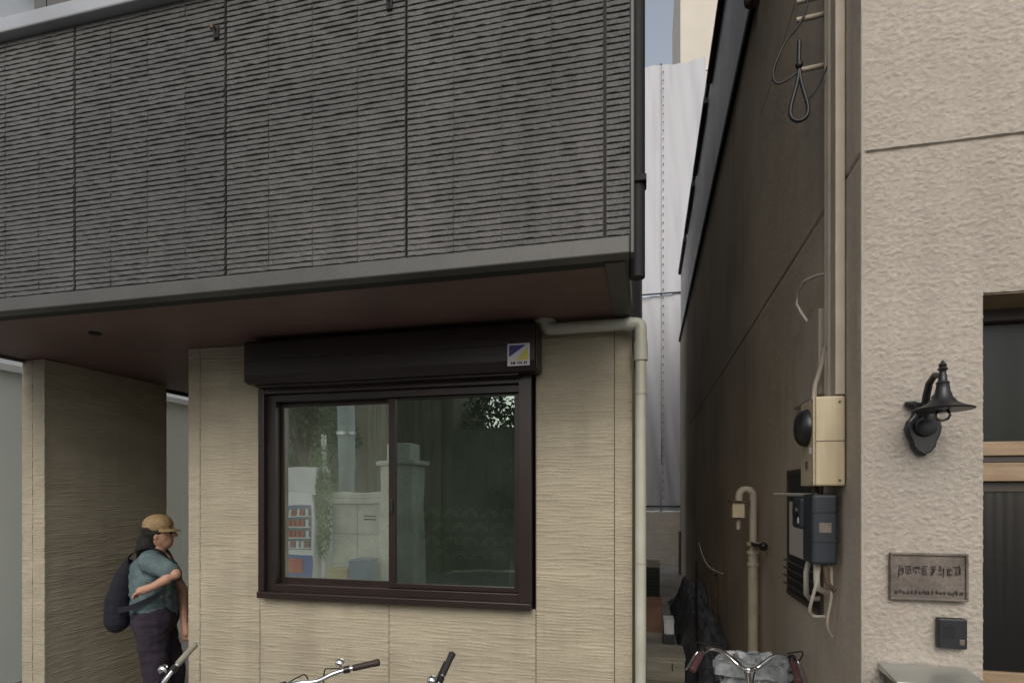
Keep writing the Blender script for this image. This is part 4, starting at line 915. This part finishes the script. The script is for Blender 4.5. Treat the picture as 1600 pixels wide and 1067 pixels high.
        for j in range(nB):
            for i in range(nA):
                a2 = 2 * math.pi * i / nA; f_ = j / (nB - 1); cx, cy = math.cos(a2), math.sin(a2); m_ = max(abs(cx), abs(cy))
                wx = (.125 if f_ < .8 else .148); wy = (.155 if f_ < .8 else .185)
                p = Vector((.195 + cx / m_ * wx * (.85 + .15 * f_), cy / m_ * wy * (.85 + .15 * f_), z0 + .02 + (z1 - z0 + .005) * min(f_ / .75, 1) - (.07 * (f_ - .85) / .15 if f_ > .85 else 0)))
                nn = (abs(mnoise.noise(p * 16)) - .2) * .05 + (abs(mnoise.noise(p * 40)) - .2) * .022; p += Vector((cx, cy, .6)) * nn; vs.append(p)
        for j in range(nB - 1):
            for i in range(nA): fs.append((j * nA + i, j * nA + (i + 1) % nA, (j + 1) * nA + (i + 1) % nA, (j + 1) * nA + i))
        fs.append(tuple(range(nA)))
        MB().add(vs, fs).xform(St).build('plastic_liner', 'plastic', t, local=True, smooth=40)
        MB().tube([(-.1, -.225, .92), (.03, -.235, .88), (.08, -.22, .76)], .006, 6).build('lock_cable', 'red', t, local=True)
    return t
def heading_at(hx, hy): return math.degrees(math.atan2(hy, hx))
hd = heading_at(-.55, .83)
bike((0, 0, .0, .97), hd, 0, -9, 'bicycle with silver handlebar and dark brown grip before the window, left one', 'flat', 'silverpaint', 'griprown', (-1.31, 2.62))
bike((0, 0, .0, .885), hd, 57, -11, 'bicycle with black flat handlebar turned end-on before the window', 'flat', 'blackpaint', 'rubber', (-.957, 2.74))
bike((0, 0, .0, .885), hd, 57, -11, 'bicycle with pale handlebar beside the porch and the person', 'flat', 'silverpaint', 'palewood', (-2.36, 2.59))
bike((.545, 3.16, .03, .955), 76, 0, -1.5, 'bicycle with maroon grips and plastic-lined wire basket in the alley mouth', 'basket', 'silverpaint', 'gripred')

# ================================================================== PERSON
DG = bpy.context.evaluated_depsgraph_get
def blob(name, parts, vox, m_, parent, sm=4, crease=0.):
    mb = MB()
    for p in parts:
        if p[0] == 'c':          # capsule chain
            P, rr = p[1], p[2]; mb.tube(P, rr, 12)
            for q, r_ in zip(P, rr): mb.ball(q, r_, 10)
        else: mb.ball(p[1], 1, 14, p[2])
    me = mb.mesh(name, OFF[parent.name]); o = bpy.data.objects.new(name, me); COL.objects.link(o)
    md = o.modifiers.new('r', 'REMESH'); md.mode = 'VOXEL'; md.voxel_size = vox
    ms = o.modifiers.new('s', 'SMOOTH'); ms.iterations = sm; ms.factor = .5
    bpy.context.view_layer.update(); ev = o.evaluated_get(DG()); me2 = bpy.data.meshes.new_from_object(ev)
    if crease:
        nrm_ = [v_.normal.copy() for v_ in me2.vertices]
        for v_, n_ in zip(me2.vertices, nrm_):
            q_ = v_.co; k_ = 1 - abs(mnoise.noise(Vector((q_.x * 9, q_.y * 9, q_.z * 16)))) * 2; k2_ = mnoise.noise(Vector((q_.x * 24, q_.y * 24, q_.z * 30 + 4)))
            v_.co = q_ + n_ * (crease * k_ + crease * .35 * k2_ - crease * .4)
    o.modifiers.clear(); o.data = me2; me2.shade_smooth(); me2.materials.clear(); me2.materials.append(M[m_]); bpy.data.meshes.remove(me)
    o.parent = parent; OFF[o.name] = OFF[parent.name]; return o
PC = Vector((-3.52, 3.50, 0)); Fd = Vector((.85, .53, 0)).normalized(); Lf = Vector((-Fd.y, Fd.x, 0))
def W(f, l, z): return tuple(PC + Fd * f + Lf * l + Vector((0, 0, z)))
pe = thing('person', (PC.x, PC.y, .05), 'person in tan cap, teal shirt and dark trousers with black shoulder bag in the porch', 'person')
RSh, LSh = W(.01, -.185, 1.365), W(-.01, .185, 1.365)
REl, RHd = (-3.17, 3.32, 1.29), (-3.27, 3.235, 1.215)
LEl, LHd = (-3.47, 3.70, 1.10), (-3.36, 3.60, .89)
hp_ = []
mid_ = lambda a_, b_, t: tuple(Vector(a_).lerp(Vector(b_), t))
def hand(wr, tip, side):
    wv, tv = Vector(wr), Vector(tip); d = (tv - wv).normalized(); s = d.cross(Vector((0, 0, 1))).normalized(); n_ = s.cross(d)
    if abs(d.z) > .8: s = Fd.copy(); n_ = d.cross(s)
    pm = wv + d * .05; out = [('c', [tuple(wv), tuple(pm), tuple(wv + d * .085)], [.024, .03, .03])]
    for k, ln in zip((-1.5, -.5, .5, 1.5), (.065, .075, .07, .055)):
        b_ = wv + d * .085 + s * k * .019; out.append(('c', [tuple(b_), tuple(b_ + d * ln * .55 - n_ * .008), tuple(b_ + d * ln * .8 - n_ * .03)], [.0095, .009, .008]))
    b_ = wv + d * .03 + s * side * .03; out.append(('c', [tuple(b_), tuple(b_ + d * .035 + s * side * .02), tuple(b_ + d * .06 + s * side * .018 - n_ * .012)], [.012, .010, .009]))
    return out
hd_c = W(.035, -.005, 1.545)
body = [('c', [W(0, 0, .95), W(-.01, 0, 1.15), W(-.01, 0, 1.3), W(-.005, 0, 1.4), W(.015, 0, 1.46)], [.13, .12, .135, .075, .055]),
        ('c', [LSh, W(0, 0, 1.36), RSh], [.055, .075, .055]),
        ('c', [RSh, REl, mid_(REl, RHd, .4), RHd], [.05, .038, .035, .026]), ('c', [LSh, LEl, LHd], [.05, .041, .027]),
        ('c', [W(0, -.09, .90), W(.03, -.10, .50), W(-.03, -.10, .12)], [.085, .058, .04]), ('c', [W(0, .09, .90), W(.10, .10, .50), W(.06, .10, .12)], [.085, .058, .04]),
        ('e', hd_c, (.082, .08, .108)), ('e', W(.06, -.005, 1.50), (.06, .058, .07)),
        ('c', [W(.118, -.005, 1.565), W(.135, -.005, 1.535)], [.012, .016]), ('c', [W(.105, -.03, 1.492), W(.108, 0, 1.49), W(.105, .02, 1.492)], [.008, .01, .008]),
        ('e', W(.02, -.083, 1.54), (.018, .012, .03)), ('e', W(.02, .078, 1.54), (.018, .012, .03))]
body += hand(RHd, Vector(RHd) + Vector((-.6, -.25, -.25)), 1) + hand(LHd, Vector(LHd) + Vector((.25, -.1, -.8)), 1)
bo = blob('body', body, .0065, 'skin', pe)
for s in (-1, 1): MB().ball(W(.106, s * .03 - .005, 1.556), .011, 8).build('eye', 'hair', pe, smooth=60)
mid = lambda a_, b_, t: tuple(Vector(a_).lerp(Vector(b_), t))
blob('shirt', [('c', [W(-.005, 0, .97), W(-.015, 0, 1.12), W(-.015, 0, 1.27), W(-.01, 0, 1.38)], [.155, .150, .152, .085]), ('c', [LSh, W(-.01, 0, 1.355), RSh], [.072, .095, .075]),
     ('c', [W(-.01, -.07, 1.0), W(-.02, -.09, 1.25)], [.11, .10]), ('c', [W(-.01, .07, 1.0), W(-.02, .09, 1.25)], [.11, .10]),
     ('c', [RSh, mid(RSh, REl, .8)], [.078, .060]), ('c', [LSh, mid(LSh, LEl, .6)], [.075, .064])], .009, 'shirt', pe, crease=.008)
blob('trousers', [('c', [W(0, -.06, .93), W(0, .06, .93)], [.145, .145]), ('c', [W(0, -.09, .88), W(.03, -.10, .50), W(-.03, -.10, .13)], [.112, .082, .068]), ('c', [W(0, .09, .88), W(.10, .10, .50), W(.06, .10, .13)], [.112, .082, .068])], .010, 'trouser', pe, crease=.006)
blob('shoe', [('c', [W(-.07, -.10, .10), W(.06, -.105, .09), W(.15, -.11, .085)], [.042, .042, .034])], .008, 'shoe', pe)
blob('shoe', [('c', [W(.02, .10, .10), W(.15, .105, .09), W(.24, .11, .085)], [.042, .042, .034])], .008, 'shoe', pe)
blob('hair', [('e', W(.005, -.005, 1.575), (.094, .092, .10)), ('e', W(-.03, -.005, 1.50), (.07, .075, .09)), ('e', W(-.045, -.01, 1.45), (.075, .085, .085)), ('c', [W(-.05, -.01, 1.5), W(-.075, -.01, 1.38)], [.06, .045])], .008, 'hair', pe, crease=.008)
cp = blob('cap', [('e', W(.018, -.005, 1.615), (.103, .101, .082))], .008, 'cap', pe)
bp_ = []
for i in range(13):
    a_ = R(-75 + 150 * i / 12); bp_.append((a_))
vs = []; 
for k, (r_, z) in enumerate(((.095, 1.585), (.140, 1.568))):
    for a_ in bp_: rr = r_ * (1 if k == 0 else .72 + .32 * math.cos(a_)); vs.append(W(.018 + rr * math.cos(a_), -.005 + rr * math.sin(a_), z))
n = len(bp_); vs += [(p[0], p[1], p[2] + .006) for p in vs]
fs = [(i, i + 1, n + i + 1, n + i) for i in range(n - 1)] + [(2 * n + i, 3 * n + i, 3 * n + i + 1, 2 * n + i + 1) for i in range(n - 1)] + [(n + i, n + i + 1, 3 * n + i + 1, 3 * n + i) for i in range(n - 1)]
MB().add(vs, fs).build('brim', 'cap', cp, smooth=50)
bag = thing('shoulder_bag', W(-.24, .02, .86), 'black teardrop shoulder bag hanging on the back of the person', 'bag')
blob('bag_body', [('c', [W(-.235, -.03, .93), W(-.235, -.02, 1.08), W(-.20, .0, 1.25), W(-.175, .02, 1.34)], [.082, .078, .058, .035]), ('c', [W(-.24, .06, .93), W(-.23, .05, 1.12)], [.078, .072])], .009, 'bag', bag, crease=.003)
sp_ = [W(-.19, .03, 1.33), W(-.12, -.09, 1.42), W(.0, -.10, 1.455), W(.10, -.14, 1.40), W(.13, -.185, 1.27), W(.07, -.20, 1.14), W(-.08, -.20, 1.06), W(-.2, -.12, 1.02)]
rb_ = MB(); q_ = spl(sp_); vs = []; fs = []
for p_ in q_:
    o_ = (p_ - Vector((PC.x, PC.y, p_.z))).normalized() * .004
    t_ = Vector((0, 0, .02)) if p_.z < 1.38 else (Lf * .02)
    vs += [p_ - t_ - o_, p_ + t_ - o_, p_ + t_ + o_, p_ - t_ + o_]
for i in range(len(q_) - 1):
    for k in range(4): fs.append((i * 4 + k, i * 4 + (k + 1) % 4, i * 4 + 4 + (k + 1) % 4, i * 4 + 4 + k))
rb_.add(vs, fs).build('strap', 'bag', bag, smooth=40)
